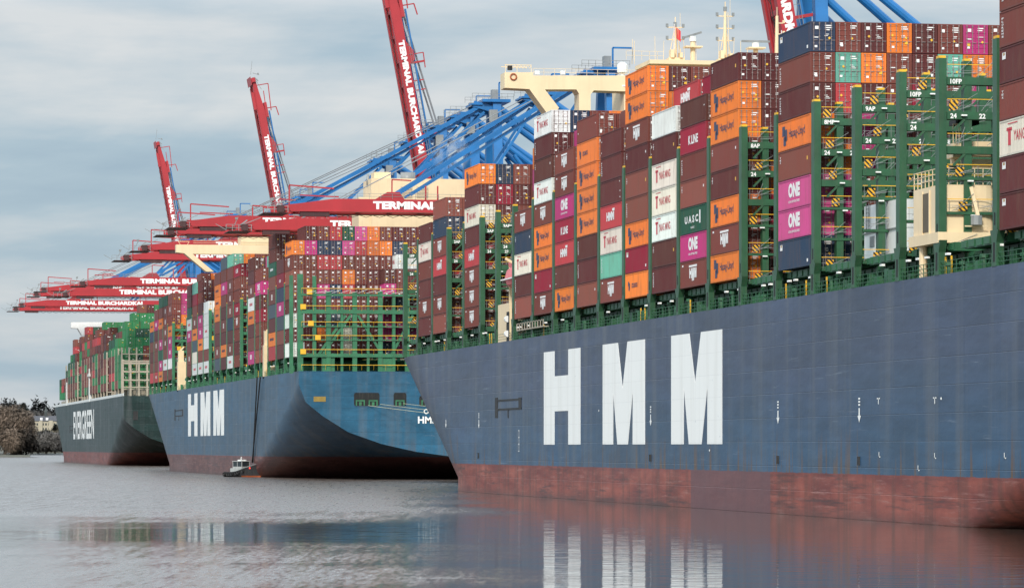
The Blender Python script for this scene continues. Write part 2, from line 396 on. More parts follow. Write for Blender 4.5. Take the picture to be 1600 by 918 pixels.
def wobj(name, me, parent):
    o = obj(name, me, parent); o.matrix_parent_inverse = Matrix.Translation(-Vector(parent_origin(parent))); return o
def parent_origin(p):
    v = Vector(p.location)
    while p.parent is not None: v = v+p.matrix_parent_inverse.translation; p = p.parent; v = v+Vector(p.location)
    return v
_obj = obj
def part(name, mb, mats, parent, smooth=False):
    """part written in world coordinates"""
    o = bpy.data.objects.new(name, mb.mesh(name, mats, smooth)); C.objects.link(o); o.parent = parent
    o.matrix_parent_inverse = Matrix.Translation(-parent_origin(parent)); return o
for k, mats in ((1, HM1), (2, HM2), (3, HM3)):
    before = set(bpy.data.objects)
    make_hull(SHIP[k], ships[k], mats)
    for o in set(bpy.data.objects)-before: o.matrix_parent_inverse = Matrix.Translation(-Vector(ships[k].location))

# side lettering --------------------------------------------------
def side_y(px, X):                        # Y on plane X for a photo column
    D = F*X/CP/(px+280); return (D-X*SP)/CP
Hp = [(0, 0), (0, 1), (.30, 1), (.30, .73), (.68, .73), (.68, 1), (1, 1), (1, 0), (.68, 0), (.68, .355), (.30, .355), (.30, 0)]
Mp = [(0, 0), (0, 1), (.37, 1), (.485, .55), (.60, 1), (1, 1), (1, 0), (.72, 0), (.725, .52), (.61, 0), (.36, 0), (.26, .52), (.255, 0)]
def tri_prism(mb, poly, fn, t0, t1, m=0):
    from mathutils.geometry import tessellate_polygon
    tris = tessellate_polygon([[Vector((u, v, 0)) for u, v in poly]])
    for t in tris:
        mb.face([fn(*poly[i], t1) for i in t], m)
    n = len(poly)
    for i in range(n):
        j = (i+1) % n
        mb.face([fn(*poly[i], t0), fn(*poly[j], t0), fn(*poly[j], t1), fn(*poly[i], t1)], m)
def letters(k, spans, z0, z1):
    X = SHIP[k]['x0']
    for (xa, xb), pl in zip(spans, (Hp, Mp, Mp)):
        ya, yb_ = side_y(xa, X), side_y(xb, X)
        mb = MB(); tri_prism(mb, pl, lambda u, v, t: (X-t, ya+(yb_-ya)*u, z0+(z1-z0)*v), -.02, .03)
        part('hull_letter', mb, M['hulltxt'], ships[k])
letters(1, ((850, 907), (941.9, 1007.9), (1049, 1128.5)), 6.85, 18.8)
letters(2, ((294, 308.5), (313.5, 328.5), (333.5, 350)), 9.2, 19.9)
# green ship name
v, f, asp = text('EVERGREEN', .022)
mb = MB(); ya, yb_ = side_y(115, 100.0), side_y(147, 100.0)
mb.add(v, f, lambda a, b, c: (99.95, ya+(yb_-ya)*a, 9.4+(20.6-9.4)*b))
part('hull_lettering', mb, M['hulltxt'], ships[3])
# tug arrows, marks and anchor-side openings on the near ship
def mark(px, py, kind, s=1.0):
    X = 92.4; y = side_y(px, X); D = y*CP+X*SP; z = CAMZ+(HOR-py)*D/F
    mb = MB(); Q = lambda u, v: (X-.03, y-u*s, z+v*s)
    if kind == 'arrow':
        mb.face([Q(-.35, 0), Q(.35, 0), Q(.35, -1.1), Q(-.35, -1.1)]); mb.face([Q(-.9, -1.1), Q(.9, -1.1), Q(0, -2.1)])
        for i in range(3): mb.face([Q(-.5, .35+i*.45), Q(.5, .35+i*.45), Q(.5, .6+i*.45), Q(-.5, .6+i*.45)])
    elif kind == 'ladder':
        for u in (-.5, .5): mb.face([Q(u-.06, -1.8), Q(u+.06, -1.8), Q(u+.06, 1.8), Q(u-.06, 1.8)])
        for i in range(4): mb.face([Q(-.5, -1.8+i*1.15), Q(.5, -1.8+i*1.15), Q(.5, -1.68+i*1.15), Q(-.5, -1.68+i*1.15)])
    elif kind == 'tee':
        mb.face([Q(-.7, 0), Q(.7, 0), Q(.7, -.16), Q(-.7, -.16)]); mb.face([Q(-.15, 0), Q(.15, 0), Q(.15, -.8), Q(-.15, -.8)])
    elif kind == 'ell':
        mb.face([Q(-.2, .8), Q(.1, .8), Q(.1, 0), Q(-.2, 0)]); mb.face([Q(-.2, 0), Q(.7, 0), Q(.7, .16), Q(-.2, .16)])
    elif kind == 'dot':
        mb.face([Q(.6*math.cos(i*math.pi/4), .3*math.sin(i*math.pi/4)) for i in range(8)][::-1])
    part('draught_mark' if kind != 'arrow' else 'tug_arrow', mb, M['hulltxt'], ships[1])
for px, py in ((697, 655), (748.5, 655), (1017, 647), (1216, 641), (1343, 637)): mark(px, py, 'arrow', .62)
mark(811, 688, 'ladder', .8)
for px, py in ((1373, 621), (1461, 620)): mark(px, py, 'tee', .7)
for px, py in ((1374, 714), (1461, 716), (1570, 716), (1435, 735)): mark(px, py, 'ell', .6)
for px, py in ((1471, 622), (936, 641), (1109, 703)): mark(px, py, 'dot', .4)
for px in (748.5, 1017, 1216.5, 1343):
    X = 92.4; y = side_y(px, X); mb = MB(); mb.tube((X-.02, y, 4.9), (X-.02, y, 5.7), .2, 8)
    part('fairlead', mb, M['black'], ships[1])
def opening(k, xa, xb, ytop, ybot, inner=True):
    X = SHIP[k]['x0']; ya, yb_ = side_y(xa, X), side_y(xb, X); ym = (ya+yb_)/2; D = ym*CP+X*SP
    zt, zb_ = CAMZ+(HOR-ytop)*D/F, CAMZ+(HOR-ybot)*D/F
    mb = MB()
    mb.box(X-.06, X+.02, min(ya, yb_), max(ya, yb_), zt-.25, zt, 0); mb.box(X-.06, X+.02, min(ya, yb_), max(ya, yb_), zb_, zb_+.25, 0)
    mb.box(X-.07, X+.02, max(ya, yb_)-2.0, max(ya, yb_), zb_-1.0, zt+.3, 0); mb.box(X-.07, X+.02, min(ya, yb_), min(ya, yb_)+2.0, zb_, zt+.1, 0)
    mb.box(X-.05, X+.02, (ya+yb_)/2-.3, (ya+yb_)/2+.3, zb_-1.1, zb_, 0)
    part('boarding_recess', mb, M['black'], ships[k])
opening(1, 774, 815, 623, 640); opening(2, 273, 286, 640, 650); opening(3, 109, 115, 665, 672)
# stern details of the middle ship
s2 = ships[2]; Y2 = 744.0
def st(px, py): 
    # point on transom plane Y=744
    X = None
    k = (px-800)/F; X = Y2*(k*CP+SP)/(CP-k*SP); D = Y2*CP+X*SP
    return X, CAMZ+(HOR-py)*D/F
def stern_hole(xa, xb, ya, yb_):
    x0, z1 = st(xa, ya); x1, z0 = st(xb, yb_); mb = MB()
    r = .45; poly = []
    for cx, cz, a0 in ((x1-r, z1-r, 0), (x0+r, z1-r, 90), (x0+r, z0+r, 180), (x1-r, z0+r, 270)):
        for i in range(4): t = R(a0+i*30); poly.append((cx+r*math.cos(t), cz+r*math.sin(t)))
    mb.face([(x, Y2-.02, z) for x, z in poly][::-1], 0)  # flat face, the opening's shaded inside painted dark
    mb.box(x0, x1, Y2-.06, Y2-.025, z0-.12, z0+.02, 1); mb.box(x0, x1, Y2-.06, Y2-.025, z1-.02, z1+.1, 1)
    o = part('mooring_opening', mb, [M['dark'], HM2], s2)
    gb = MB(); n = max(1, int((x1-x0)/2.4))
    for i in range(n):
        c = x0+(x1-x0)*(i+.5)/n
        gb.box(c-.9, c-.65, Y2-.045, Y2-.022, z0+.1, z0+1.15); gb.box(c+.65, c+.9, Y2-.045, Y2-.022, z0+.1, z0+1.15); gb.box(c-.9, c+.9, Y2-.05, Y2-.022, z0+.95, z0+1.2)
        gb.box(c-.25, c+.25, Y2-.045, Y2-.022, z0+.1, z0+.8)
    part('fairlead_roller', gb, M['green2'], o)
for r_ in ((553, 593, 613, 634), (615, 635, 613, 634), (655, 676, 618, 634)): stern_hole(*r_)
x0, z1 = st(490, 619); x1, z0 = st(509, 627); mb = MB(); mb.box(x0, x1, Y2-.06, Y2-.02, z0, z1); part('stern_plate', mb, paint('worn_yellow', (.26, .17, .03), .6, .3), s2)
v, f, asp = text('HMM', .03); x0, z1 = st(653, 650); x1, z0 = st(686, 661)
mb = MB(); mb.add(v, f, lambda a, b, c: (x0+(x1-x0)*a, Y2-.03, z0+(z1-z0)*b)); part('ship_name', mb, M['hulltxt'], s2)
x0, z1 = st(662, 638); mb = MB()
for i in range(10):
    t0, t1 = i*math.pi/5, (i+1)*math.pi/5
    mb.face([(x0+.5+.5*math.cos(t0), Y2-.03, z1-.55+.5*math.sin(t0)), (x0+.5+.5*math.cos(t1), Y2-.03, z1-.55+.5*math.sin(t1)), (x0+.5+.33*math.cos(t1), Y2-.03, z1-.55+.33*math.sin(t1)), (x0+.5+.33*math.cos(t0), Y2-.03, z1-.55+.33*math.sin(t0))])
mb.box(x0+1.25, x0+1.42, Y2-.04, Y2-.02, z1-1.2, z1+.1); part('ship_name', mb, M['hulltxt'], s2)
for i, (pa, pb) in enumerate((((575, 633), (700, 655)), ((594, 631), (700, 649)), ((630, 630), (700, 642)))):
    a = Vector((st(*pa)[0], Y2-.1, st(*pa)[1])); b_ = Vector((st(*pb)[0]+20, Y2-30, st(*pb)[1]-1.5)); mb = MB()
    prev = a
    for j in range(1, 9):
        t = j/8; p = a.lerp(b_, t); p.z -= 1.2*4*t*(1-t)*.3; mb.tube(prev, p, .04, 5); prev = p
    o = obj('mooring_line', mb.mesh('mooring_line', M['rope'])); tag(o, ['pale mooring line from the left stern opening, lowest of the three', 'pale mooring line from the wide stern opening, middle of the three', 'pale mooring line from the small square stern opening, topmost of the three'][i], 'rope', 'mooring lines at the blue stern')
# green curved fenders at the near hull knuckle of the middle ship

# ------------------------------------------------------------------ container cargo tables
COL = dict(b=(.160, .044, .036), B=(.21, .066, .050), m=(.098, .025, .026), d=(.098, .031, .027), o=(.72, .185, .035), O=(.62, .16, .04), c=(.24, .014, .035), r=(.43, .050, .060),
           p=(.43, .036, .165), P=(.50, .075, .225), w=(.66, .68, .66), y=(.70, .65, .55), t=(.14, .40, .31), n=(.022, .042, .080), s=(.06, .085, .11), g=(.012, .085, .052), G=(.022, .20, .072), k=(.035, .03, .035))
CN = dict(b='brown', B='reddish brown', m='dark maroon', d='dark brown', o='orange', O='faded orange', c='crimson', r='coral red', p='magenta', P='bright pink', w='white', y='cream', t='teal', n='navy blue', s='slate grey', g='dark green', G='bright green', k='charcoal')
# side stacks, top tier first: colour letter + logo code (H orange brand, N magenta brand, M shield mark, R red white mark, Y red on white, K, U, x small vertical marks, . plain, S small logo, T corner sticker)
SIDE = {1: {
 'F3': 'm. yY b. m. bM m.', 'F2': 'B. n. bM rR m. bM B.', 'F0': 'oH m. yY mx rR bM bM bM',
 0: 'bM nx yY mx Bx', 1: 'wY mx dx wY bM oH oH cT bM', 2: 'bM bM pN cK rR d. oH', 3: 'b. OS OH OH OH dx mx Bx', 4: 'm. mx m. rR yY tx bM',
 5: 'oH oH bM mx Bx Bx oH cT oS', 6: 'w. mx yY yY wY dx mx', 7: 'd. cK bx Bx gU pN bM', 8: 'mx oH oH bx mx oH bM oH', 10: 'nT bx mx oH Bx PN PN nT',
 15: 'bx bx mT bx yY mT mT', 16: 'bx m. bx oH mx bM bx'},
 2: {'F5': 'oH n. b. m. b. r.', 'F4': 'b. pN m. bM b. b. rR', 'F3': 'g. b. oH b. pN g. pN oH', 'F2': 'g. bM bM bM bM b. wY b.', 'F1': 'b. bM b. oH pN pN w. b.',
 0: 'm. d. g. wY pN b. bM b.', 1: 't. c. b. bM oH s. y. wY', 2: 'm. b. m. pN pN oH b. wY', 3: 'w. w. wY w. b. wY',
 5: 'b. oH oH oH b. m. bM s.', 6: 's. b. pN b. m. bM m. oH m.', 7: 't. b. bM bM bM n. m. bM wY', 8: 'cK b. b. cK bM b. m. b.',
 10: 'd. m. bM wY oH m. b. pN', 11: 'b. pN m. c. b. b. B.', 13: 'd. d. gU B. bM s. m. oH r.', 14: 'm. cK n. pN s. B. m.', 15: 'oH bM B. B. m. w. m. w.'}}
# rows inboard, by explicit tiers from the top (row 1, 2, ...): one string per tier
ENDS = {1: {10: ['bmombpbbm', 'tobmtoobm', 'rmbcbpmbo', 'bpmbrbmbb', 'opbmbpmrb', 'pbbbmbmmb', 'pnbbmbbmm', 'nnmbmbbmb'],
            8: ['mbbmb', 'mmobb', 'mbmbb', 'bmbob', 'ommbm', 'cpmbb', 'dbmbb', 'mbmbb'],
            'F0': ['nBmwb', 'cmbob', 'mbbmb', 'mmbmb', 'mbbmb', 'mbdmb', 'dmbmb', 'bmbmb'],
            'F2': ['Bmb', 'nbm', 'mbb', 'mdm', 'bmb', 'mbm', 'bbm'],
            1: ['nbo', 'mbm', 'bmb'], 3: ['bbBo', 'obmb', 'bmbm'], 5: ['mbmb', 'obmb', 'mbob'], 7: ['cbmb', 'mbmb', 'bmbm']},
        2: {15: ['mbrgPObmmb', 'pnnPrOonmb', 'brrbbbbwwb', 'bbbobmmmbb', 'bpnrmbpbmb', 'mbbmbmbbmb', 'bmsmbmbnpb', 'mobybmbppb', 'bmmybdmppm']}}
# extra inboard height of rows behind row 0 (tiers more than row 0)
EXTRA = {1: {'F0': 0, 0: 3, 1: 0, 2: 1, 3: 0, 4: 1, 5: 0, 6: 1, 7: 1, 8: 0, 10: 0, 15: 0, 16: 0, 'F3': 1, 'F2': 0},
         2: {15: 1, 14: 1, 13: 0, 11: 1, 10: 0, 8: 0, 7: 0, 6: 0, 5: 0, 3: 1, 2: 0, 1: 0, 0: 1, 'F1': 0, 'F2': 0, 'F3': 0, 'F4': 1, 'F5': 0}}
def bay_y(k, b):                          # forward edge of a bay
    o = SHIP[k]['off']
    if b in ('F0', 'F1', 'F2', 'F3', 'F4', 'F5'):
        i = int(b[1])
        if k == 1: return 548.1+BAY*(i)+(.15 if i else 0)
        return 1030.8+(i-1)*BAY*.99
    sh = (6.9 if b >= 12 else 2.6 if b >= 5 else 0) if k == 2 else (2.5 if b == 14 else 1.0 if b > 14 else 0)
    return 507.5+o-BAY*b+sh
rnd = random.Random(11)
MIX = 'bbbbmmmmdBBoocrpPnwtgs'
cargo = []                                # dict(ship, bay, row, tier(from 0), top, X, Y, Z, col, logo)
for k in (1, 2):
    P = SHIP[k]
    for b, sidedef in SIDE[k].items():
        tiers = sidedef.split()[::-1]; n0 = len(tiers); ex = EXTRA[k].get(b, 0)
        nrows = 11 if (k == 1 and b == 10) else (13 if k == 2 and b == 15 else 7)
        E = ENDS[k].get(b)
        for r_ in range(nrows):
            n = n0 if r_ == 0 else n0+ex
            for t in range(n):
                if r_ == 0: c, lg = tiers[t][0], tiers[t][1]
                else:
                    j = n-1-t
                    if E and j < len(E) and r_-1 < len(E[j]): c = E[j][r_-1]
                    else: c = rnd.choice(MIX)
                    lg = {'o': 'H', 'p': 'N', 'P': 'N', 'r': 'R', 'c': 'K', 'w': 'Y'}.get(c, '.') if t >= n0-1 else '.'
                cargo.append(dict(k=k, b=b, r=r_, t=t, n=n, X=P['x0']+.05+r_*ROW, Y=bay_y(k, b)-LEN, Z=P['zc']+t*ZT, c=c, lg=lg))
# nearer partial bay at the stern of the middle ship (inboard rows only)
for r_, colz in ((7, 'mnpppm'[::-1]), (8, 'wmbbpnb'[::-1]), (9, 'wbbmbmp'[::-1]), (10, 'wbpbmbm'[::-1]), (11, 'mbmbbmb'), (12, 'bmbmbmb')):
    colz = {7: 'nppmpd', 8: 'pppnbbw', 9: 'bpmmbmw', 10: 'mmbbpbb', 11: 'bmbmbmb', 12: 'mbmbmbm'}[r_]
    for t, c in enumerate(colz):
        cargo.append(dict(k=2, b=16, r=r_, t=t, n=len(colz), X=92.45+r_*ROW, Y=748.9, Z=24.5+t*ZT, c=c, lg={'p': 'N', 'w': 'Y'}.get(c, '.')))
# green ship
G3 = ['GGGGbGmG', 'gGGbmGbm']
hts = {0: [4, 7, 7, 8, 8, 8, 8], 1: [6, 8, 9, 10, 10, 10, 10], 2: [6, 7, 7, 8, 9, 9, 9], 3: [6, 7, 7, 8, 8, 8, 8], 4: [7, 7, 8, 8, 8, 8, 8], 5: [7, 8, 8, 8, 8, 8, 8], 6: [6, 7, 8, 8, 8, 8, 8], 7: [8, 9, 9, 9, 9, 9, 9], 8: [7, 8, 8, 8, 8, 8, 8], 9: [7, 7, 7, 7, 7, 7, 7],
       10: [7, 7, 7, 7, 7, 7, 7], 11: [9, 9, 9, 9, 9, 9, 9], 12: [7, 7, 7, 7, 7, 7, 7], 13: [8, 8, 8, 8, 8, 8, 8], 14: [6, 6, 6, 6, 6, 6, 6], 15: [8, 8, 8, 8, 8, 8, 8], 16: [6, 7, 7, 7, 7, 7, 7], 17: [5, 6, 6, 6, 6, 6, 6], 18: [4, 5, 5, 5, 5, 5, 5], 19: [3, 5, 5, 5, 5, 5, 5], 20: [3, 4, 4, 4, 4, 4, 4], 21: [3, 3, 4, 4, 4, 4, 4]}
for i, hs in hts.items():
    y = 1281+13+i*BAY+(10 if i > 3 else 0)+(12 if i > 13 else 0)
    for r_, n in enumerate(hs):
        for t in range(n):
            green = rnd.random() < (.8 if i < 2 else .28)
            cargo.append(dict(k=3, b=i, r=r_, t=t, n=n, X=100.1+r_*ROW, Y=y, Z=26.3+t*ZT, c='G' if green else rnd.choice('bbbmmBBrgg'), lg='.'))
# visibility: small z-buffer of the cargo boxes
W_, H_ = 1600, 918
zbuf = np.full((H_, W_), 1e9, np.float32); ids = np.full((H_, W_), -1, np.int32)
def raster(quad, idx):                    # quad: left-bottom, left-top, right-bottom, right-top (world)
    (xl, yb0, D0), (_, yt0, _), (xr, yb1, D1), (_, yt1, _) = [proj(*q) for q in quad]
    if xr-xl < .01: return
    for x in range(max(0, int(math.ceil(xl-.5))), min(W_, int(math.ceil(xr-.5)))):
        t = (x+.5-xl)/(xr-xl); yt_ = yt0+(yt1-yt0)*t; yb_ = yb0+(yb1-yb0)*t; D = 1/((1-t)/D0+t/D1)
        a, b = max(0, int(yt_+.5)), min(H_, int(yb_+.5))
        if b <= a: continue
        col = zbuf[a:b, x]; msk = col > D
        col[msk] = D; ids[a:b, x][msk] = idx
for i, q in enumerate(cargo):
    X, Y, Z = q['X'], q['Y'], q['Z']; X1, Y1, Z1 = X+2.44, Y+LEN, Z+2.87
    raster(((X, Y1, Z), (X, Y1, Z1), (X, Y, Z), (X, Y, Z1)), i)
    raster(((X, Y, Z), (X, Y, Z1), (X1, Y, Z), (X1, Y, Z1)), i)
def occl(X0, X1, Y0, Y1, Z0, Z1):
    raster(((X0, Y1, Z0), (X0, Y1, Z1), (X0, Y0, Z0), (X0, Y0, Z1)), -2); raster(((X0, Y0, Z0), (X0, Y0, Z1), (X1, Y0, Z0), (X1, Y0, Z1)), -2)
occl(92.4, 140, 240, 600, 0, 21); occl(92.4, 140, 744, 1090, 0, 21.4)
area = np.bincount(ids[ids >= 0], minlength=len(cargo))
for q, a in zip(cargo, area): q['area'] = int(a)
order = sorted(range(len(cargo)), key=lambda i: -area[i])
single = set(i for i in order[:300] if area[i] > 20)

# ------------------------------------------------------------------ container meshes
W0, H0 = 2.44, 2.835
def body_mesh():
    m = MB(); p = .13
    # corner posts and rails (end frame and side frame), side recessed with corrugations
    for x in (0, W0-p):
        for y in (0, LEN-.16): m.box(x, x+p, y, y+.16, 0, H0)
    for x in (0, W0-p):
        m.box(x, x+p, .16, LEN-.16, 0, .16); m.box(x, x+p, .16, LEN-.16, H0-.12, H0)
    for y in (0, LEN-.12):
        m.box(p, W0-p, y, y+.12, 0, .14); m.box(p, W0-p, y, y+.12, H0-.12, H0)
    n = 34; y0, y1 = .16, LEN-.16; prof = []
    for i in range(n):
        a = y0+(y1-y0)*i/n; s = (y1-y0)/n
        prof += [(a, .02), (a+s*.3, .02), (a+s*.5, .062), (a+s*.8, .062)]
    prof.append((y1, .02))
    for (a, u), (b, v_) in zip(prof, prof[1:]): m.face([(u, b, .16), (u, a, .16), (v_ if False else u, a, H0-.12), (u, b, H0-.12)] if u == v_ else [(v_, b, .16), (u, a, .16), (u, a, H0-.12), (v_, b, H0-.12)])
    m.face([(W0-.03, y0, .16), (W0-.03, y1, .16), (W0-.03, y1, H0-.12), (W0-.03, y0, H0-.12)])
    m.face([(p, 0.06, H0-.03), (W0-p, 0.06, H0-.03), (W0-p, LEN-.06, H0-.03), (p, LEN-.06, H0-.03)])
    m.face([(p, LEN-.06, .03), (W0-p, LEN-.06, .03), (W0-p, .06, .03), (p, .06, .03)])
    m.face([(W0-p, LEN-.04, .14), (p, LEN-.04, .14), (p, LEN-.04, H0-.12), (W0-p, LEN-.04, H0-.12)])
    m.face([(p, .14, .1), (W0-p, .14, .1), (W0-p, .14, H0-.1), (p, .14, H0-.1)])
    # corner castings
    for x in (-.006, W0-.17):
        for y in (-.006, LEN-.17):
            for z in (-.004, H0-.114): m.box(x, x+.176, y, y+.176, z, z+.118)
    return m.mesh('container_body', M['cont'])
def door_mesh(sgn):
    m = MB(); x0, x1 = (.14, W0/2-.012) if sgn < 0 else (W0/2+.012, W0-.14); z0, z1 = .15, H0-.13
    m.box(x0, x0+.07, .03, .08, z0, z1); m.box(x1-.07, x1, .03, .08, z0, z1); m.box(x0+.07, x1-.07, .03, .08, z0, z0+.08); m.box(x0+.07, x1-.07, .03, .08, z1-.08, z1)
    k = 5; za, zb_ = z0+.08, z1-.08; s = (zb_-za)/k
    for i in range(k):
        a = za+i*s
        m.face([(x0+.07, .075, a), (x1-.07, .075, a), (x1-.07, .075, a+s*.7), (x0+.07, .075, a+s*.7)])
        m.face([(x0+.07, .075, a+s*.7), (x1-.07, .075, a+s*.7), (x1-.07, .04, a+s*.78), (x0+.07, .04, a+s*.78)])
        m.face([(x0+.07, .04, a+s*.78), (x1-.07, .04, a+s*.78), (x1-.07, .04, a+s*.92), (x0+.07, .04, a+s*.92)])
        m.face([(x0+.07, .04, a+s*.92), (x1-.07, .04, a+s*.92), (x1-.07, .075, a+s), (x0+.07, .075, a+s)])
    return m.mesh('container_door', M['cont'])
def rod_mesh(x):
    m = MB(); m.box(x-.022, x+.022, -.03, .026, .08, H0-.06); 
    for z in (.16, .75, 1.4, 2.05, H0-.2): m.box(x-.07, x+.07, -.024, .03, z, z+.07)
    m.box(x-.02, x+.36, -.035, -.005, 1.05, 1.10); return m.mesh('locking_bar', M['rod'])
def plate_mesh(seed):
    rr = random.Random(seed); m = MB()
    def q(x, z, w_, h_, mi): m.face([(x, .02, z), (x+w_, .02, z), (x+w_, .02, z+h_), (x, .02, z+h_)], mi)
    x = 1.42
    for i in range(rr.randint(2, 3)): q(x+rr.uniform(0, .06), 2.42-i*.20, rr.uniform(.45, .75), .10, 0)
    for i in range(rr.randint(1, 3)): q(x+rr.uniform(0, .1), 1.62-i*.14, rr.uniform(.3, .55), .055, 0)
    if rr.random() < .6: q(.32+rr.uniform(0, .2), 2.1+rr.uniform(-.1, .2), .34, .3, 0)
    if rr.random() < .5: q(.32, 1.4+rr.uniform(-.2, .2), .5, .09, 0)
    for i in range(rr.randint(1, 2)):
        cx, cz = rr.choice((.55, .75, 1.6, 1.9)), rr.uniform(1.1, 1.75)
        m.face([(cx, .018, cz-.14), (cx+.14, .018, cz), (cx, .018, cz+.14), (cx-.14, .018, cz)], 1)
    if rr.random() < .45: q(rr.choice((.4, 1.75)), .55+rr.uniform(0, .3), .3, .26, rr.choice((0, 1)))
    q(.3+rr.random()*.2, .35+rr.random()*.2, .26, .2, 0)
    return m.mesh('marking_panel', [M['whitetxt'], M['yelltxt']])
BODY = body_mesh(); DL, DR = door_mesh(-1), door_mesh(1)
RODS = [rod_mesh(x) for x in (.36, .92, 1.52, 2.08)]; PLATES = [plate_mesh(s) for s in range(9)]
def sidefn(u0, u1, z0, z1, x=.008):      # unit text box -> container side, u measured from the far (left) end
    return lambda a, b, c: (x, LEN-(u0+(u1-u0)*a), z0+(z1-z0)*b)
def logo_mesh(code, seed=0):
    m = MB(); e = MB(); mats = [M['whitetxt'], M['navytxt'], M['redtxt'], M['yelltxt']]
    def T(s, u0, u1, z0, z1, mi, bold=.02): v, f, _ = text(s, bold); m.add(v, f, sidefn(u0, u1, z0, z1), mi)
    def Q(u0, u1, z0, z1, mi): e.face([(.008, LEN-u0, z0), (.008, LEN-u1, z0), (.008, LEN-u1, z1), (.008, LEN-u0, z1)], mi)
    if code in 'HS':
        s = 1 if code == 'H' else .55; u = 1.5; cz = 1.4
        Q(u+.5*s, u+1.5*s, cz-.95*s, cz-.1*s, 1); Q(u, u+1.1*s, cz+.0*s, cz+.95*s, 1); Q(u+.9*s, u+1.9*s, cz-.5*s, cz+.6*s, 1)
        if code == 'H': T('Hapag-Lloyd', 4.1, 10.2, .9, 1.95, 1, .01)
        else: T('CRONOS', 3.4, 6.6, 1.15, 1.7, 1, .03)
    elif code == 'N': T('ONE', 3.9, 8.3, 1.05, 2.45, 0, .06); T('OCEAN NETWORK EXPRESS', 3.9, 8.2, .55, .78, 0, .02)
    elif code == 'M':
        Q(4.2, 8.0, 2.14, 2.36, 0)
        for (u0, u1) in ((4.4, 5.5), (5.6, 6.65), (6.75, 7.8)):
            pl = Hp if u0 < 5 else Mp
            zl = .95 if u0 < 5 or u0 > 6.7 else .65
            tri_prism(m, pl, lambda a, b, c: (.008, LEN-(u0+(u1-u0)*a), zl+(2.04-zl)*b), 0, 0, 0)
        Q(.9, 1.5, 2.3, 2.5, 0)
    elif code == 'R': T('HMM', 3.6, 8.0, .95, 2.0, 0, .06); Q(6.9, 8.3, 2.05, 2.35, 0)
    elif code == 'Y':
        T('YANG MING', 3.6, 9.4, 1.05, 1.9, 2, .01); Q(2.2, 2.9, .8, 2.05, 2); Q(1.8, 3.2, 1.95, 2.2, 2); Q(2.1, 4.6, 2.46, 2.54, 2)
    elif code == 'K': T('K LINE', 3.9, 8.5, .9, 1.85, 0, .04)
    elif code == 'U': T('U A S C', 2.2, 8.6, 1.1, 1.9, 0, .04); Q(9.1, 9.7, .9, 2.3, 0); T('UASC', 5, 6.8, .5, .72, 0, .02)
    elif code == 'x':
        rr = random.Random(seed); word = rr.choice(('CAPITAL', 'FLORENS', 'CAI', 'TEX'))
        for i, ch in enumerate(word): T(ch, .55, 1.05, 2.35-.24*i-.16, 2.35-.24*i, 0, .03)
        if rr.random() < .6: Q(10.9, 11.3, 1.0+rr.random(), 1.25+rr.random(), rr.choice((0, 3)))
    elif code == 'T': Q(.7, 1.6, 1.9, 2.45, 0); Q(.9, 1.4, 2.2, 2.42, 3); Q(10.9, 11.4, .4, .7, 0)
    return [x.mesh(nm_, mats) for x, nm_ in ((m, 'side_lettering'), (e, 'side_emblem')) if x.f]
def small_marks(seed):
    m = MB(); rr = random.Random(seed)
    for i in range(rr.randint(2, 4)):
        u = rr.choice((.5, .6, 11.0, 11.2)); z = rr.uniform(.4, 2.4); m.face([(.01, LEN-u, z), (.01, LEN-u-.35, z), (.01, LEN-u-.35, z+.13), (.01, LEN-u, z+.13)], 0)
    return [m.mesh('side_emblem', [M['whitetxt']])]
LOGO = {}
def get_logo(code, seed):
    key = (code, seed % 4) if code in 'x.' else (code, 0)
    if key not in LOGO: LOGO[key] = small_marks(seed) if code == '.' else logo_mesh(code, seed)
    return LOGO[key]
LDESC = {'H': 'with dark lettering', 'S': 'with small blue emblem', 'N': 'with white capital lettering', 'M': 'with white shield emblem', 'R': 'with white slanted emblem',
         'Y': 'with red lettering', 'K': 'with white lettering', 'U': 'with spaced white capitals', 'x': '', 'T': 'with corner sticker', '.': ''}
ORD = ['lowest', 'second', 'third', 'fourth', 'fifth', 'sixth', 'seventh', 'eighth', 'ninth', 'tenth', 'eleventh', 'twelfth', 'thirteenth']
def stackname(k, b):
    if b in ('F0', 'F1', 'F2', 'F3', 'F4', 'F5'):
        keys = [x for x in SIDE[k] if isinstance(x, str)][::-1]; i = keys.index(b)
        return ['first', 'second', 'third', 'fourth', 'fifth', 'sixth'][i]+' stack before bridge'
    if b == 16: return 'centre stern stack'
    keys = [x for x in SIDE[k] if not isinstance(x, str)]; i = keys.index(b)
    return ['first', 'second', 'third', 'fourth', 'fifth', 'sixth', 'seventh', 'eighth', 'ninth', 'tenth', 'eleventh', 'twelfth', 'thirteenth', 'fourteenth', 'fifteenth'][i]+' stack behind bridge'
used = {}
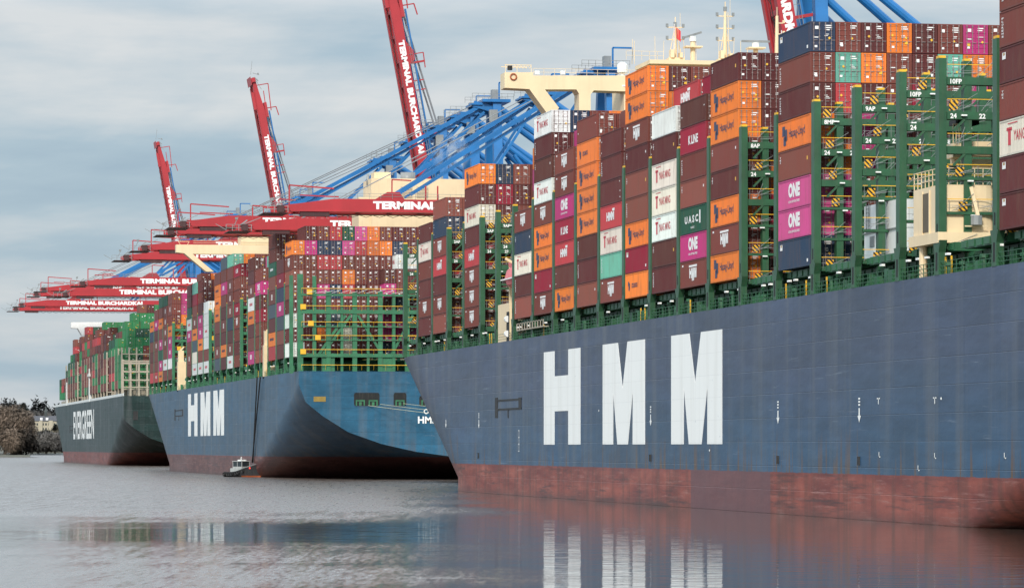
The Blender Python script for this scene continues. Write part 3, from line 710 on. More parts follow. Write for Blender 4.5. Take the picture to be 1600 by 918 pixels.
for i, q in enumerate(cargo):
    if i not in single: continue
    col = COL[q['c']]; jit = random.Random(i); f_ = jit.uniform(.86, 1.14); col = (min(1, col[0]*f_), min(1, col[1]*f_*jit.uniform(.95, 1.05)), min(1, col[2]*f_), 1)
    o = obj('shipping_container', BODY, None, (q['X'], q['Y'], q['Z'])); o.color = col
    tier = 'top' if q['t'] == q['n']-1 else ORD[q['t']]
    rowp = '' if q['r'] == 0 else (['', 'second', 'third', 'fourth', 'fifth', 'sixth', 'seventh', 'eighth', 'ninth', 'tenth', 'eleventh', 'twelfth', 'thirteenth'][q['r']]+' row, ')
    ship = {1: 'nearest ship', 2: 'middle ship', 3: 'green ship'}[q['k']]
    if q['k'] == 3: stn = ORD[q['b']].replace('lowest', 'first')+' stack from stern'
    else: stn = stackname(q['k'], q['b'])
    desc = LDESC[q['lg']] if q['r'] == 0 else ''
    lab = ' '.join((CN[q['c']]+' container '+desc).split())+', '+tier+' tier, '+rowp+stn+', '+ship
    tag(o, lab, 'container', 'containers stacked on the '+ship)
    near = q['k'] == 1
    for dm in (DL, DR):
        d = obj('door', dm, o); d.color = col
        if q['area'] > 120:
            for rm in (RODS[:2] if dm is DL else RODS[2:]): obj('locking_bar', rm, d)
    tag(obj('marking_panel', PLATES[i % len(PLATES)], o), kind='stuff')
    if q['lg'] != '.' or near or q['r'] == 0:
        for lm in get_logo(q['lg'], i):
            lo = obj(lm.name.split('.')[0], lm, o)
            if q['lg'] in '.xTYHUMSR': lo['kind'] = 'stuff'
# the rest of the cargo: too many and too small to pick out one by one
mb = MB()
for i, q in enumerate(cargo):
    if i in single: continue
    vis = q['area'] > 0
    if not vis and q['r'] > 2: continue
    X, Y, Z = q['X'], q['Y'], q['Z']; c = COL[q['c']]; f_ = random.Random(i).uniform(.85, 1.15); c = tuple(min(1, x*f_) for x in c)
    if not vis: mb.box(X, X+W0, Y, Y+LEN, Z, Z+H0, 0, c); continue
    mb.box(X, X+W0, Y+.06, Y+LEN, Z, Z+H0, 0, c)
    for (a, b) in ((.0, .12), (W0-.12, W0), (W0/2-.05, W0/2+.05)): mb.box(X+a, X+b, Y, Y+.059, Z, Z+H0, 0, c)
    for z in (.0, .7, 1.4, 2.1, H0-.12):
        mb.box(X+.121, X+W0/2-.051, Y+.02, Y+.059, Z+z, Z+z+.12, 0, c); mb.box(X+W0/2+.051, X+W0-.121, Y+.02, Y+.059, Z+z, Z+z+.12, 0, c)
    rr = random.Random(i)
    for x in (.36, .92, 1.52, 2.08): mb.box(X+x-.022, X+x+.022, Y-.02, Y+.015, Z+.1, Z+H0-.1, 0, (.22, .17, .16))
    if q['r'] == 0 and q['lg'] in 'HNMRYKU':
        cc, a0, a1, b0, b1 = {'H': ((.05, .03, .06), 2.5, 9.5, 1.2, 1.75), 'N': ((.7, .6, .65), 4.2, 7.8, 1.1, 2.1), 'M': ((.6, .55, .54), 5, 7.4, .9, 2.1), 'R': ((.65, .6, .6), 4.5, 7.5, 1.1, 1.8), 'Y': ((.5, .1, .12), 3.4, 9, 1.15, 1.75), 'K': ((.6, .5, .5), 4.5, 7.5, 1.1, 1.7), 'U': ((.6, .6, .6), 3, 8.5, 1.2, 1.7)}[q['lg']]
        st_ = (a1-a0)/3
        for j in range(3): mb.box(X-.012, X-.004, Y+LEN-a0-st_*(j+.85), Y+LEN-a0-st_*j, Z+b0, Z+b1, 0, cc)
    for _ in range(3):
        x = rr.uniform(.3, 1.9); z = rr.uniform(.5, 2.4); cc = rr.choice(((.75, .75, .72), (.75, .75, .72), (.75, .4, .03)))
        mb.box(X+x, X+x+rr.uniform(.2, .45), Y-.03, Y-.021, Z+z, Z+z+rr.uniform(.1, .3), 0, cc)
o = obj('container_mass', mb.mesh('container_mass', M['contm'])); tag(o, 'remaining small brown and green containers stacked on the two farther ships', 'containers', None, 'stuff')

# ------------------------------------------------------------------ lashing bridges and deck edge
LV = [23.4, 26.3, 29.2, 31.8, 34.7, 37.6]
def post_mesh(matk, ztop, foot=True):
    m = MB(); zd = 0
    if foot:
        for sx in (-1,):
            m.prism([(-.95, 2.9), (-.55, 0), (-.2, 0), (-.2, 2.1), (.2, 2.1), (.2, 0), (.55, 0), (.95, 2.9)][:0] or [(-1.05, 2.9), (-.62, 1.9), (-.62, 0), (.62, 0), (.62, 1.9), (1.05, 2.9)], lambda u, v, t: (t, u, v), .0, .62, 0)
        m.box(-.012, -.002, -.24, .24, .35, 1.9, 2)
    m.box(.06, .72, -.56, .56, 2.9, ztop, 0)
    m.box(.05, .73, -.3, .3, ztop-1.6, ztop-.35, 2) if False else None
    m.box(.10, .68, -.45, .45, ztop, ztop+.22, 1)
    m.box(.04, .058, -.16, .16, 3.3, 4.3, 2)
    return m.mesh('lashing_post', [M[matk], M['yellow'], M['dark']])
POST = post_mesh('greenb', 18.2); POST2 = post_mesh('green2', 18.2)
def inner_post(matk):
    m = MB(); m.box(-.33, .33, -.45, .45, 0, 18.0); m.box(-.28, .28, -.35, .35, 18.0, 18.2, 1); return m.mesh('lashing_post', [M[matk], M['yellow']])
IPOST = inner_post('greenb'); IPOST2 = inner_post('green2')
def level_mesh(L_, heavy, matk):
    m = MB(); h = .62 if heavy else .22
    m.box(.73, L_, -.52, -.36, -h, .02); m.box(.73, L_, .36, .52, -h, .02); m.box(.73, L_, -.36, .36, -.10, -.02)
    if heavy:
        x = 2.57
        while x < L_: 
            m.bar((x-.3, -.44, -h), (x-1.3, -.44, -h-1.0), .16, .2); x += 5.04
    return m.mesh('lashing_platform', M[matk])
def rail_mesh(L_, matk='yellow'):
    m = MB()
    for z in (1.08,): m.bar((.75, -.48, z), (L_, -.48, z), .05, .06)
    m.bar((.75, -.48, .55), (L_, -.48, .55), .03, .03, 1)
    x = .9
    while x < L_: m.bar((x, -.48, .02), (x, -.48, 1.08), .03, .03, 1); x += 1.26
    return m.mesh('lashing_rail', [M[matk], M['steel']])
def rod_bundle(L_, seed):
    rr = random.Random(seed); m = MB(); x = 1
    while x < L_:
        for _ in range(3):
            a = (x+rr.uniform(0, 1), -.6, rr.uniform(.05, .5)); b_ = (x+rr.uniform(1.2, 2.4), -.75, rr.uniform(.2, 1.9)); m.bar(a, b_, .035)
        x += 2.52
    return m.mesh('lashing_rods', M['steel'])
HAZ = MB(); HAZ.box(-.37, .37, -.03, .03, 0, .74); HAZ = HAZ.mesh('hazard_plate', M['hazard'])
LAMP = MB(); LAMP.box(-.24, .24, -.12, .12, -.08, .04); LAMP = LAMP.mesh('floodlight', M['lamp'])
YBOX = MB(); YBOX.box(-.55, .55, -.06, .06, 0, 1.0); YBOX = YBOX.mesh('warning_board', M['yellow'])
_lvl = {}
def shared(key, fn):
    if key not in _lvl: _lvl[key] = fn()
    return _lvl[key]
def number_mesh(s):
    def mk():
        m = MB(); v, f, asp = text(s, .03); m.add(v, f, lambda a, b, c: (a*.42*asp, 0, b*.42)); return m.mesh('bridge_number', M['whitetxt'])
    return shared('num'+s, mk)
def lashing(k, yc, full, L_=40.0, name_=None):
    P = SHIP[k]; mk = {1: 'greenb', 2: 'green2', 3: 'beige'}[k]; z0 = P['zd']; s = ships[k]
    key = (k, full, L_)
    fm = shared(('frame',)+key, lambda: frame_mesh(L_, mk, full))
    o = obj('lashing_bridge', fm, s); org = parent_origin(s); o.location = Vector((P['x0'], yc, z0))-org
    obj('lashing_post', POST if k == 1 else POST2, o, (-.05, 0, 0))
    xs = [2.57, 7.61, 12.65, 17.69, 22.73, 27.8] if full else [2.57]
    for x in xs: obj('lashing_post', IPOST if k == 1 else IPOST2, o, (x, 0, 0))
    if not full: return o
    for i, z in enumerate(LV):
        zz = z-21.0; heavy = i in (3, 4, 5)
        obj('lashing_platform', shared(('lv', k, L_, heavy), lambda: level_mesh(L_, heavy, mk)), o, (0, 0, zz))
        obj('lashing_rail', shared(('rl', L_), lambda: rail_mesh(L_)), o, (0, 0, zz))
        if k == 1 or i > 3: obj('lashing_rods', shared(('rods', L_, i), lambda: rod_bundle(L_, i)), o, (0, 0, zz))
        for j in range(2):
            if (i*5+j*3+int(yc)) % 7 in ((1, 4) if k == 1 else (0, 1, 2, 4, 6)): continue
            x = 1.25+((i*7+int(yc)) % 4)*.28+j*7.56
            obj('hazard_plate' if k == 1 else 'warning_board', HAZ if k == 1 else YBOX, o, (x, -.58, zz+.1))
            obj('floodlight', LAMP, o, (x+.9, -.7, zz-.28))
        if k == 1 and heavy:
            for j, sn in enumerate([] if i == 3 else [name_ or '9AP'] if i == 5 else ['24', '22', '20', '18']):
                obj('bridge_number', number_mesh(sn), o, (1.0+j*2.52, -.53, zz-.55))
    return o
def frame_mesh(L_, mk, full):
    m = MB(); 
    m.box(.6, L_, -.3, .3, 2.2, 2.6)
    if full:
        for x in (5.1, 10.1, 15.2, 20.2): m.box(x-.2, x+.2, .1, .5, 0, 13.2)
    return m.mesh('lashing_bridge', M[mk])
bays1 = [('F3', 1), ('F2', 1), ('F1', 0), ('F0', 1)]
ys1 = [548.1+BAY*i+(.15 if i else 0) for i in (5, 4, 3, 2, 1)]
nm = iter(['1FP', '1AP', '2FP', '2AP', '3FP', '3AP'])
for y, full in ((548.1+BAY*4.02+1.1, True), (548.1+BAY*3+1.28, True), (548.1+BAY*2+1.28, False), (548.1+BAY+1.28, True), (548.1+1.13, False), (548.1-BAY+1.13, True), (548.1-BAY*2+2.6, True)):
    lashing(1, y, full, 22.0, next(nm, None))
for n in range(0, 17):
    y = bay_y(1, n)+1.13; full = n in (9, 11, 12, 13, 14, 15)
    lashing(1, y, full, 34.0 if n > 10 else 22.0, {9: '8AP', 11: '8MP', 12: '9AP', 13: '10FP', 14: '10FP', 15: '10AP'}.get(n))
for n in range(0, 16):
    y = bay_y(2, n)+1.13; lashing(2, y, n in (5, 10, 13, 4, 9, 12), 26.0)
for i in range(0, 6): lashing(2, 1030.8+(i-1)*BAY*.99+1.1, i in (0,), 20.0)
# posts of the green ship
pm = MB()
for dx in (0, 2.5, 5, 10, 15):
    pm.box(dx, dx+.5, -.4, .4, 0, 16.5)
for z in (2.2, 5.4, 8.3, 11.2, 14.1): pm.box(.5, 20, -.3, .3, z, z+.35)
pm = pm.mesh('lashing_bridge', M['beige'])
for i in range(0, 20):
    y = 1281+12.0+i*BAY+(10 if i > 3 else 0)+(12 if i > 13 else 0)-.9
    o = obj('lashing_bridge', pm, ships[3]); o.location = Vector((100.0, y, 23.6))-parent_origin(ships[3])
mb = MB(); mb.box(99.97, 100.25, 1283, 1672, 23.6, 24.5); part('bulwark', mb, M['offw'], ships[3])
o = MB(); o.box(103, 156, 1295, 1665, 23.4, 26.1); part('hatch_coaming', o, M['beige'], ships[3])

def deck_edge(k, ya, yb_):
    P = SHIP[k]; X = P['x0']; z = P['zd']; mk = 'green' if k == 1 else 'green2'; s = ships[k]; up = P['zc']-z
    m = MB(); m.box(X+2.6, X+58.4, ya, yb_, z-.3, z+up-.9)              # coaming
    y = ya
    while y < yb_:
        m.box(X+2.1, X+2.6, y, y+.25, z-.3, z+up-1.0); m.prism([(0, 0), (1.3, 0), (0, 1.5)], lambda u, v, t: (X+2.1-u, t, z-.2+v), y+1.2, y+1.4); y += 2.41
    m.box(X+2.2, X+2.6, ya, yb_, z+up-1.3, z+up-.95)
    part('hatch_coaming', m, M[mk], s)
    for n in range(int((yb_-ya)/BAY)):
        y0 = yb_-(n+1)*BAY+2.4; m = MB()
        m.box(X+.9, X+59, y0, y0+LEN-.4, z+up-.85, z+up-.12)
        for j in range(6): m.box(X+.8, X+.9, y0+.4+j*2.1, y0+1.9+j*2.1, z+up-.75, z+up-.2)
        part('hatch_cover', m, M[mk], s)
    m = MB(); yy = ya
    for h in (.35, .7, 1.08): m.bar((X+.12, ya, z+h), (X+.12, yb_, z+h), .05)
    while yy < yb_: m.box(X+.1, X+.16, yy, yy+.06, z-.02, z+1.08); yy += 1.6
    part('deck_railing', m, M[mk], s)
    rr = random.Random(k); m = MB(); yy = ya
    while yy < yb_:
        w_ = rr.uniform(.4, 1.6); h = rr.uniform(.5, 1.5); d = rr.uniform(.6, 1.6); t = rr.random()
        if t < .6: m.box(X+d, X+d+.5, yy, yy+w_, z-.2, z+h, 0)
        else: m.tube((X+d, yy, z-.2), (X+d, yy, z+h), .22, 8, 0); m.tube((X+d, yy, z+h), (X+d, yy, z+h+.3), .38, 8, 0)
        if rr.random() < .28: m.box(X+.25, X+.55, yy+.6, yy+1.3, z+up-1.2, z+up-1.02, 1)
        if rr.random() < .12: m.box(X+.4, X+.5, yy, yy+.25, z, z+1.5, 2)
        yy += rr.uniform(1.6, 3.6)
    tag(part('deck_fittings', m, [M[mk], M['lamp'], M['yellow']], s), kind='stuff')
deck_edge(1, 262, 521); deck_edge(1, 523, 604)
deck_edge(2, 760, 990); deck_edge(2, 1000, 1080)
# white numbers on coaming left out; gangway stowed on the near ship
mb = MB(); X = 92.2
ya, yb_ = side_y(808, X), side_y(849, X)
mb.box(X-.05, X+.7, yb_, ya, 22.1, 22.25)
for i in range(11):
    y = ya+(yb_-ya)*i/10; mb.box(X-.06, X, y-.2, y+.2, 22.1, 23.1)
mb.box(X-.06, X, yb_, ya, 23.0, 23.1); part('gangway', mb, M['beige'], ships[1])

# stern lashing frame of the middle ship -------------------------
def stern_frame():
    s = ships[2]; Y = 746.6; G = M['green2']
    def P_(px, py):
        k = (px-800)/F; X = Y*(k*CP+SP)/(CP-k*SP); D = Y*CP+X*SP; return X, CAMZ+(HOR-py)*D/F
    root = bpy.data.objects.new('stern_lashing_frame', None); C.objects.link(root); root.parent = s
    root.location = Vector((92.4, Y, 21.4))-parent_origin(s)
    for px, top, w_ in ((455, 430, .7), (469, 428, 1.1), (491, 431, .7), (513, 455, .9), (534, 458, .5), (554, 457, .9), (575, 458, .5), (594, 455, .9), (615, 457, .6), (636, 457, .9), (660, 457, .7), (682, 457, .9), (704, 457, .9)):
        x, zt = P_(px, top); m = MB(); m.box(x-w_/2, x+w_/2, Y-.4, Y+.4, 21.0, zt); part('frame_post', m, G, root)
    x0, x1 = 93.2, 138
    for py, h in ((461, .4), (487, .8), (510, .25), (531, .25), (555, .7)):
        z = P_(560, py)[1]; m = MB(); m.box(x0, x1, Y-.55, Y-.41, z-h/2, z+h/2); m.box(x0, x1, Y-.4, Y+2, z+h/2-.12, z+h/2-.02); part('frame_beam', m, G, root)
    for py in (451, 478, 503, 524, 546, 570):
        z = P_(560, py)[1]; m = MB()
        m.bar((x0, Y-.7, z), (x1, Y-.7, z), .05, .10)
        x = x0
        while x < x1: m.bar((x, Y-.7, z), (x, Y-.7, z-1.0), .03); x += 2.4
        part('frame_rail', m, M['yellow'], root)
    for a, b_ in (((548, 492), (505, 552)), ((540, 492), (490, 565)), ((559, 492), (597, 553)), ((645, 492), (612, 553)), ((655, 492), (690, 553))):
        xa, za = P_(*a); xb, zb_ = P_(*b_); m = MB(); m.bar((xa, Y+.1, za), (xb, Y+.1, zb_), .7, .5); part('frame_brace', m, G, root)
    for a, b_ in ((504, 555), (594, 555)):
        xa, za = P_(a, 556); m = MB(); m.box(xa-.1, xa+2.4, Y-.2, Y+1.2, 21.0, za); part('frame_cabinet', m, G, root)
    m = MB()
    for i in range(26):
        x = x0+1+i*1.7; z = P_(560, 458)[1]; m.bar((x, Y-.8, z), (x+1.6+random.random(), Y-.9, z+random.uniform(.3, .9)), .06)
    part('lashing_rods', m, M['offw'], root)
    for px, py in ((483, 456), (473, 479), (485, 505), (496, 527), (473, 549)):
        x, z = P_(px, py); o = obj('warning_board', YBOX, root, (x-92.4, -.75, z-21.4-.5))
stern_frame()

# ------------------------------------------------------------------ deckhouses, wings, casings
def wing(k, D, tip, base_px, zoff=0):
    pass
s1 = ships[1]; YB = 517.0
def PB(px, py, Y=YB):
    k = (px-800)/F; X = Y*(k*CP+SP)/(CP-k*SP); D = Y*CP+X*SP; return X, CAMZ+(HOR-py)*D/F
def poly_part(name, pts, Y0, Y1, mat, parent, fn):
    P_ = [fn(*p) for p in pts]; m = MB(); n = len(P_)
    from mathutils.geometry import tessellate_polygon
    tris = tessellate_polygon([[Vector((x, z, 0)) for x, z in P_]])
    for t in tris:
        m.face([(P_[i][0], Y0, P_[i][1]) for i in t]); m.face([(P_[i][0], Y1, P_[i][1]) for i in t][::-1])
    for i in range(n):
        j = (i+1) % n; m.face([(P_[i][0], Y0, P_[i][1]), (P_[j][0], Y0, P_[j][1]), (P_[j][0], Y1, P_[j][1]), (P_[i][0], Y1, P_[i][1])])
    me = m.mesh(name, mat); import bmesh
    bm = bmesh.new(); bm.from_mesh(me); bmesh.ops.remove_doubles(bm, verts=bm.verts, dist=.001); bmesh.ops.recalc_face_normals(bm, faces=bm.faces); bm.to_mesh(me); bm.free()
    o = bpy.data.objects.new(name, me); C.objects.link(o); o.parent = parent; o.matrix_parent_inverse = Matrix.Translation(-parent_origin(parent)); return o
house = MB(); house.box(109, 137, YB-3, YB+5, 21, 57.0); house.hexa([(109, YB-2, 57), (136, YB-2, 57), (136, YB+6, 57), (109, YB+6, 57), (113, YB-2, 59.4), (132, YB-2, 59.4), (132, YB+6, 59.4), (113, YB+6, 59.4)]); house.box(112.6, 132.4, YB-3.2, YB+6.5, 59.4, 59.95)
house = part('deckhouse', house, M['cream'], s1)
wg = poly_part('bridge_wing', [(781.5, 117), (781.5, 141), (820, 143), (850, 184), (858, 182), (866, 172), (844, 143.5), (893, 143.5), (897, 150), (897, 185), (915, 185), (915, 151), (920, 145), (985, 147), (985, 122), (826, 122), (826, 117)], YB-3.5, YB-.2, M['cream'], s1, PB)
m = MB()
for px in (782, 800, 822):
    x, z = PB(px, 117); m.bar((x+.1, YB-3.3, z), (x+.1, YB-3.3, z+1.1), .07)
xa, z = PB(782, 105); xb, _ = PB(823, 105); m.bar((xa, YB-3.3, z), (xb, YB-3.3, z), .1); m.bar((xa, YB-.4, z), (xb, YB-.4, z), .1)
for i in range(8): m.bar((xa+(xb-xa)*i/8, YB-3.3, z), (xa+(xb-xa)*(i+.5)/8, YB-3.3, z-.5), .05); m.bar((xa+(xb-xa)*(i+.5)/8, YB-3.3, z-.5), (xa+(xb-xa)*(i+1)/8, YB-3.3, z), .05)
x, z = PB(790, 110); m.tube((x, YB-3.3, z-.3), (x, YB-3.3, z+.3), .35, 8, 1)
part('searchlight_frame', m, [M['cream'], M['black']], wg)
m = MB(); x0, z0 = PB(826, 122); x1, _ = PB(985, 122)
for h in (.5, 1.0): m.bar((x0, YB-3.4, z0+h), (x1, YB-3.4, z0+h), .05)
x = x0
while x < x1: m.bar((x, YB-3.4, z0), (x, YB-3.4, z0+1), .05); x += 1.5
part('wing_railing', m, M['cream'], wg)
m = MB(); x, z = PB(795, 124)
for i in range(12):
    t0, t1 = i*math.pi/6, (i+1)*math.pi/6; m.tube((x+.42*math.cos(t0), YB-3.62, z+.42*math.sin(t0)), (x+.42*math.cos(t1), YB-3.62, z+.42*math.sin(t1)), .1, 5)
part('lifebuoy', m, M['orange'], wg)
m = MB(); x, z = PB(968, 112); m.tube((x, YB-2, z-2.2), (x, YB-2, z-.3), .3, 8); m.tube((x, YB-2, z-.3), (x, YB-2, z+.7), .75, 12); m.tube((x, YB-2, z+.7), (x, YB-2, z+1.1), .75, 12, 0, .3); m.tube((x, YB-2, z-2.4), (x, YB-2, z-2.2), 1.6, 12)
part('satellite_dome', m, M['white'], wg)
m = MB()
for px in (832, 872): x, z = PB(px, 118); m.box(x-.3, x+.3, YB-3.6, YB-3, z-.2, z+.3)
part('wing_lamp', m, M['lamp'], wg)
# wheelhouse top: railings, masts, radars, flags
m = MB()
for (xa, xb) in ((109.3, 114.5), (126, 132)):
    for h in (.6, 1.2): m.bar((xa, YB-3, 59.9+h), (xb, YB-3, 59.9+h), .05)
    x = xa
    while x < xb: m.bar((x, YB-3, 59.9), (x, YB-3, 61.1), .05); x += 1.1
for _ in range(14):
    x = random.uniform(109.5, 127); m.bar((x, YB-1, 59.5), (x+random.uniform(-.2, .2), YB-1, 61.5+random.random()*2.2), .06)
part('roof_railing', m, M['cream'], house)
def mast(px, ytop, ybase=92, w_=.34):
    x, zt = PB(px, ytop); zb_ = 59.2; m = MB()
    m.tube((x, YB, zb_), (x, YB, zt-1.2), w_, 8, 0, w_*.45); m.bar((x, YB-.4, zb_), (x, YB-.4, zt-1.5), .08); m.bar((x+.5, YB-.4, zb_), (x+.3, YB-.4, zt-1.5), .08)
    n = int((zt-zb_)/1.9); 
    for i in range(1, n):
        z = zb_+2.2+i*1.7
        if z > zt-.8: break
        m.bar((x-1.15, YB, z), (x+1.15, YB, z), .14)
        for sx in (-1.15, 1.15): m.box(x+sx-.16, x+sx+.16, YB-.16, YB+.16, z+.02, z+.5, 1)
    m.bar((x, YB, zt-1.2), (x, YB, zt), .12); m.box(x-.22, x+.22, YB-.2, YB+.2, zt-1.3, zt-.7, 1)
    m.bar((x+.7, YB, zt-2.6), (x+.7, YB, zt+.6), .05)
    m.box(x-1.1, x+1.1, YB-1.0, YB+1.0, zb_+.3, zb_+1.3, 0); m.box(x-.9, x-.4, YB-1.3, YB, zb_+1.3, zb_+2.4, 0); m.box(x+.4, x+.8, YB-1.3, YB, zb_+1.3, zb_+2.0, 0)
    for sx in (-1.6, 1.6): m.bar((x+sx*.6, YB, zb_+1), (x, YB, zb_+6), .09)
    return part('mast', m, [M['cream'], M['steel']], house)
mast(1055, 27); mast(1133, 3, 92, .38)
def radar(px, py, ang):
    x, z = PB(px, py); m = MB(); m.tube((x, YB-1, 59.5), (x, YB-1, z-.9), .35, 8); m.tube((x, YB-1, z-.9), (x, YB-1, z-.2), .5, 8, 2)
    dx, dz = math.cos(ang)*2.0, math.sin(ang)*.5; m.bar((x-dx, YB-1, z-dz), (x+dx, YB-1, z+dz), .3, .28, 1); m.box(x-1.2, x+1.2, YB-2, YB, 61.9, 62.1, 0)
    part('radar_scanner', m, [M['cream'], M['steel'], M['white']], house)
radar(1080, 56, .9); radar(1178, 66, 0)
def flag(px, py, w_, h, cols, label):
    x, z = PB(px, py); m = MB(); n = 7
    for i in range(n):
        for j, mi in enumerate(cols):
            f_ = lambda a: .35*math.sin(a*5)
            za, zb_ = h*(1-j/len(cols)), h*(1-(j+1)/len(cols)); u0, u1 = i/n, (i+1)/n
            m.face([(x+u0*w_, YB-.4+f_(u0), z+zb_-u0*h*.7), (x+u1*w_, YB-.4+f_(u1), z+zb_-u1*h*.7), (x+u1*w_, YB-.4+f_(u1), z+za-u1*h*.7), (x+u0*w_, YB-.4+f_(u0), z+za-u0*h*.7)], mi)
    m.tube((x, YB-.4, z-3), (x, YB-.4, z+h), .05, 5, 1)
    me = m.mesh('flag', [M['flag'], M['whitetxt']]); o = obj('flag', me, None); tag(o, label, 'flag')
flag(1052.5, 55, .85, 1.5, (0,), 'small red flag flying on the left mast of the nearest ship')
m = MB(); x, z = PB(1214, 25, 512); m.tube((x, 512, 58), (x, 512, z), .4, 8, 0, .2)
for i in range(6): m.bar((x, 512, z-1-i*1.5), (x+1.0, 512, z-1-i*1.5), .14); m.box(x+.8, x+1.1, 511.8, 512.2, z-1-i*1.5, z-.6-i*1.5)
m.bar((x, 512, z), (x, 512, z+1.2), .08); part('mast', m, M['cream'], house)
flag(1220, 57, .95, .8, (0, 1), 'small red and white flag beside the blue container on the nearest ship')
# lifeboat and cream screen under the bridge wing
m = MB(); xl, zl = PB(795, 436, 514)
for i in range(10):
    for j in range(10):
        def el(a, b):
            u = -1+2*a/10; r_ = math.sqrt(max(0, 1-abs(u)**2.6)); t = 2*math.pi*b/10
            return (xl+1.3+1.6*r_*math.cos(t), 514+4.8*u, zl+.2+1.75*r_*math.sin(t)*(1.1 if math.sin(t) > 0 else .9))
        m.face([el(i, j), el(i+1, j), el(i+1, j+1), el(i, j+1)], 0)
m.box(xl-.35, xl+2.95, 509.4, 518.6, zl-.05, zl+.12, 1); m.box(xl+.6, xl+2, 515, 517.5, zl+1.8, zl+2.5, 0)
tag(obj('lifeboat', m.mesh('lifeboat', [M['pink'], M['whitetxt']], False)), 'pinkish red enclosed lifeboat hanging under the cream bridge wing', 'lifeboat')
m = MB(); x, z = PB(780, 478, 516)
m.box(92.5, 93.0, 511.5, 520.5, 21, z+.3); m.box(93, 96.5, 511.5, 511.8, 21, z); m.box(92.45, 92.49, 511.6, 513.6, 21, 25, 1)
for i in range(4): m.bar((93+i*.6, 511.4, z), (93.8+i*.6, 511.4, z+2.2), .14)
for z_ in (22, 24): m.tube((92.4, 512.2, z_), (92.4, 512.9, z_), .45, 10, 2)
m.bar((94, 513, z), (94, 513, z+5.5), .4); m.bar((94, 519, z), (94, 519, z+5.5), .4); m.bar((94, 513, z+5.4), (92.2, 513, z+6.4), .35)
part('boat_deck_screen', m, [M['cream'], M['dark'], M['white']], s1)

# aft cream machinery house, white housing and stores crane on the near ship
m = MB(); m.box(95.6, 100, 331.5, 343.0, 23.7, 26.3); m.box(95.6, 100, 331.5, 343.0, 26.35, 28.9)
for (ya, z0, z1) in ((341.5, 26.4, 28.9), (336.5, 23.8, 26.3)):
    for dy in (-.3, .3): m.box(95.45, 95.52, ya+dy*1.6-.05, ya+dy*1.6+.05, z0, z1+.2, 1)
    for i in range(7): m.box(95.45, 95.5, ya-.48, ya+.48, z0+i*.36, z0+i*.36+.05, 1)
m.box(95.55, 95.59, 339.5, 341, 25.0, 26.0, 1); m.bar((95.5, 331.5, 26.33), (95.5, 343, 26.33), .1, .1, 1)
part('equipment_housing', m, [M['white'], M['steel']], s1)
m = MB()
poly = []
for t in range(7): poly.append((96.2-.0+1.8*math.sin(R(t*15)), 308.6+1.8*(1-math.cos(R(t*15)))))
n = len(poly); full = [(92.6, 308.6)]+[(p[0], p[1]) for p in poly]+[(98, 316.5), (92.6, 316.5)]
m.prism(full, lambda u, v, t: (u, v, t), 24.1, 28.6, 0)
m.prism([(92.3, 308.2), (98.4, 308.2), (98.4, 317), (92.3, 317)], lambda u, v, t: (u, v, t), 23.7, 24.6, 0)
m.box(92.55, 92.59, 311.7, 313.6, 24.8, 28.1, 1); m.box(92.5, 92.6, 311.5, 311.7, 24.6, 28.3); m.box(92.5, 92.6, 313.6, 313.8, 24.6, 28.3)
for (x, y) in ((92.9, 314.6), (93.1, 310), (97.4, 310), (97.4, 315.5)): m.tube((x, y, 20.8), (x, y, 23.7), .35, 10, 0)
for h in (.5, .95, 1.4):
    m.bar((92.6, 308.6, 28.6+h), (98, 308.6, 28.6+h), .06); m.bar((92.6, 308.6, 28.6+h), (92.6, 316.5, 28.6+h), .06)
for i in range(8): m.bar((92.6+i*.75, 308.6, 28.6), (92.6+i*.75, 308.6, 30.0), .06); m.bar((92.6, 308.6+i*1.1, 28.6), (92.6, 308.6+i*1.1, 30.0), .06)
m.bar((95.2, 308.4, 28.4), (95.8, 308.0, 25.6), .28); m.tube((95.6, 308, 25.2), (95.6, 308, 26.0), .5, 8, 2); m.bar((94.6, 308.1, 25.1), (96.6, 308.1, 25.1), .1, .1)
part('stores_crane_house', m, [M['cream'], M['recess'], M['steel']], s1)
m = MB(); m.box(99.2, 110, 310, 316, 24.3, 24.9); m.box(99.2, 101.6, 311, 311.6, 24.9, 29.2); m.box(98.45, 99.7, 311, 312.4, 21, 33.5)
for i in range(10): m.bar((99.3+i, 310, 24.9), (99.3+i, 310, 26.0), .07)
m.bar((99.2, 310, 26.0), (110, 310, 26), .07); m.bar((99.2, 310, 25.5), (110, 310, 25.5), .06); m.box(101.8, 102.8, 309.8, 309.95, 26.2, 27.4, 1)
for i in range(8): m.box(103.6, 104.4, 309.7, 309.8, 21.5+i*.55, 21.56+i*.55)
m.box(103.55, 103.62, 309.7, 309.8, 21, 29.5); m.box(104.4, 104.47, 309.7, 309.8, 21, 29.5)
m.box(105.2, 107.5, 310, 312, 27.6, 28.2)
for i in range(6): m.bar((105.2+i*.46, 310, 28.2), (105.2+i*.46, 310, 29.6), .06)
part('service_platform', m, [M['cream'], M['flag']], s1)
m = MB(); Yc = 311.0
m.box(94.1, 95.4, Yc-1.2, Yc+1.2, 31.0, 32.2); m.box(95.4, 110, Yc-.8, Yc+.8, 31.2, 32.4); m.box(95.4, 110, Yc-.9, Yc+.9, 30.3, 30.9); m.tube((94.6, Yc, 30.4), (94.6, Yc, 31), .4, 10)
for i in range(6): m.bar((94.1+i*.26, Yc-1.2, 32.2), (94.1+i*.26, Yc-1.2, 33.8), .06)
m.bar((94.1, Yc-1.2, 33.8), (95.4, Yc-1.2, 33.8), .07); m.bar((94.1, Yc-1.2, 33), (95.4, Yc-1.2, 33), .06)
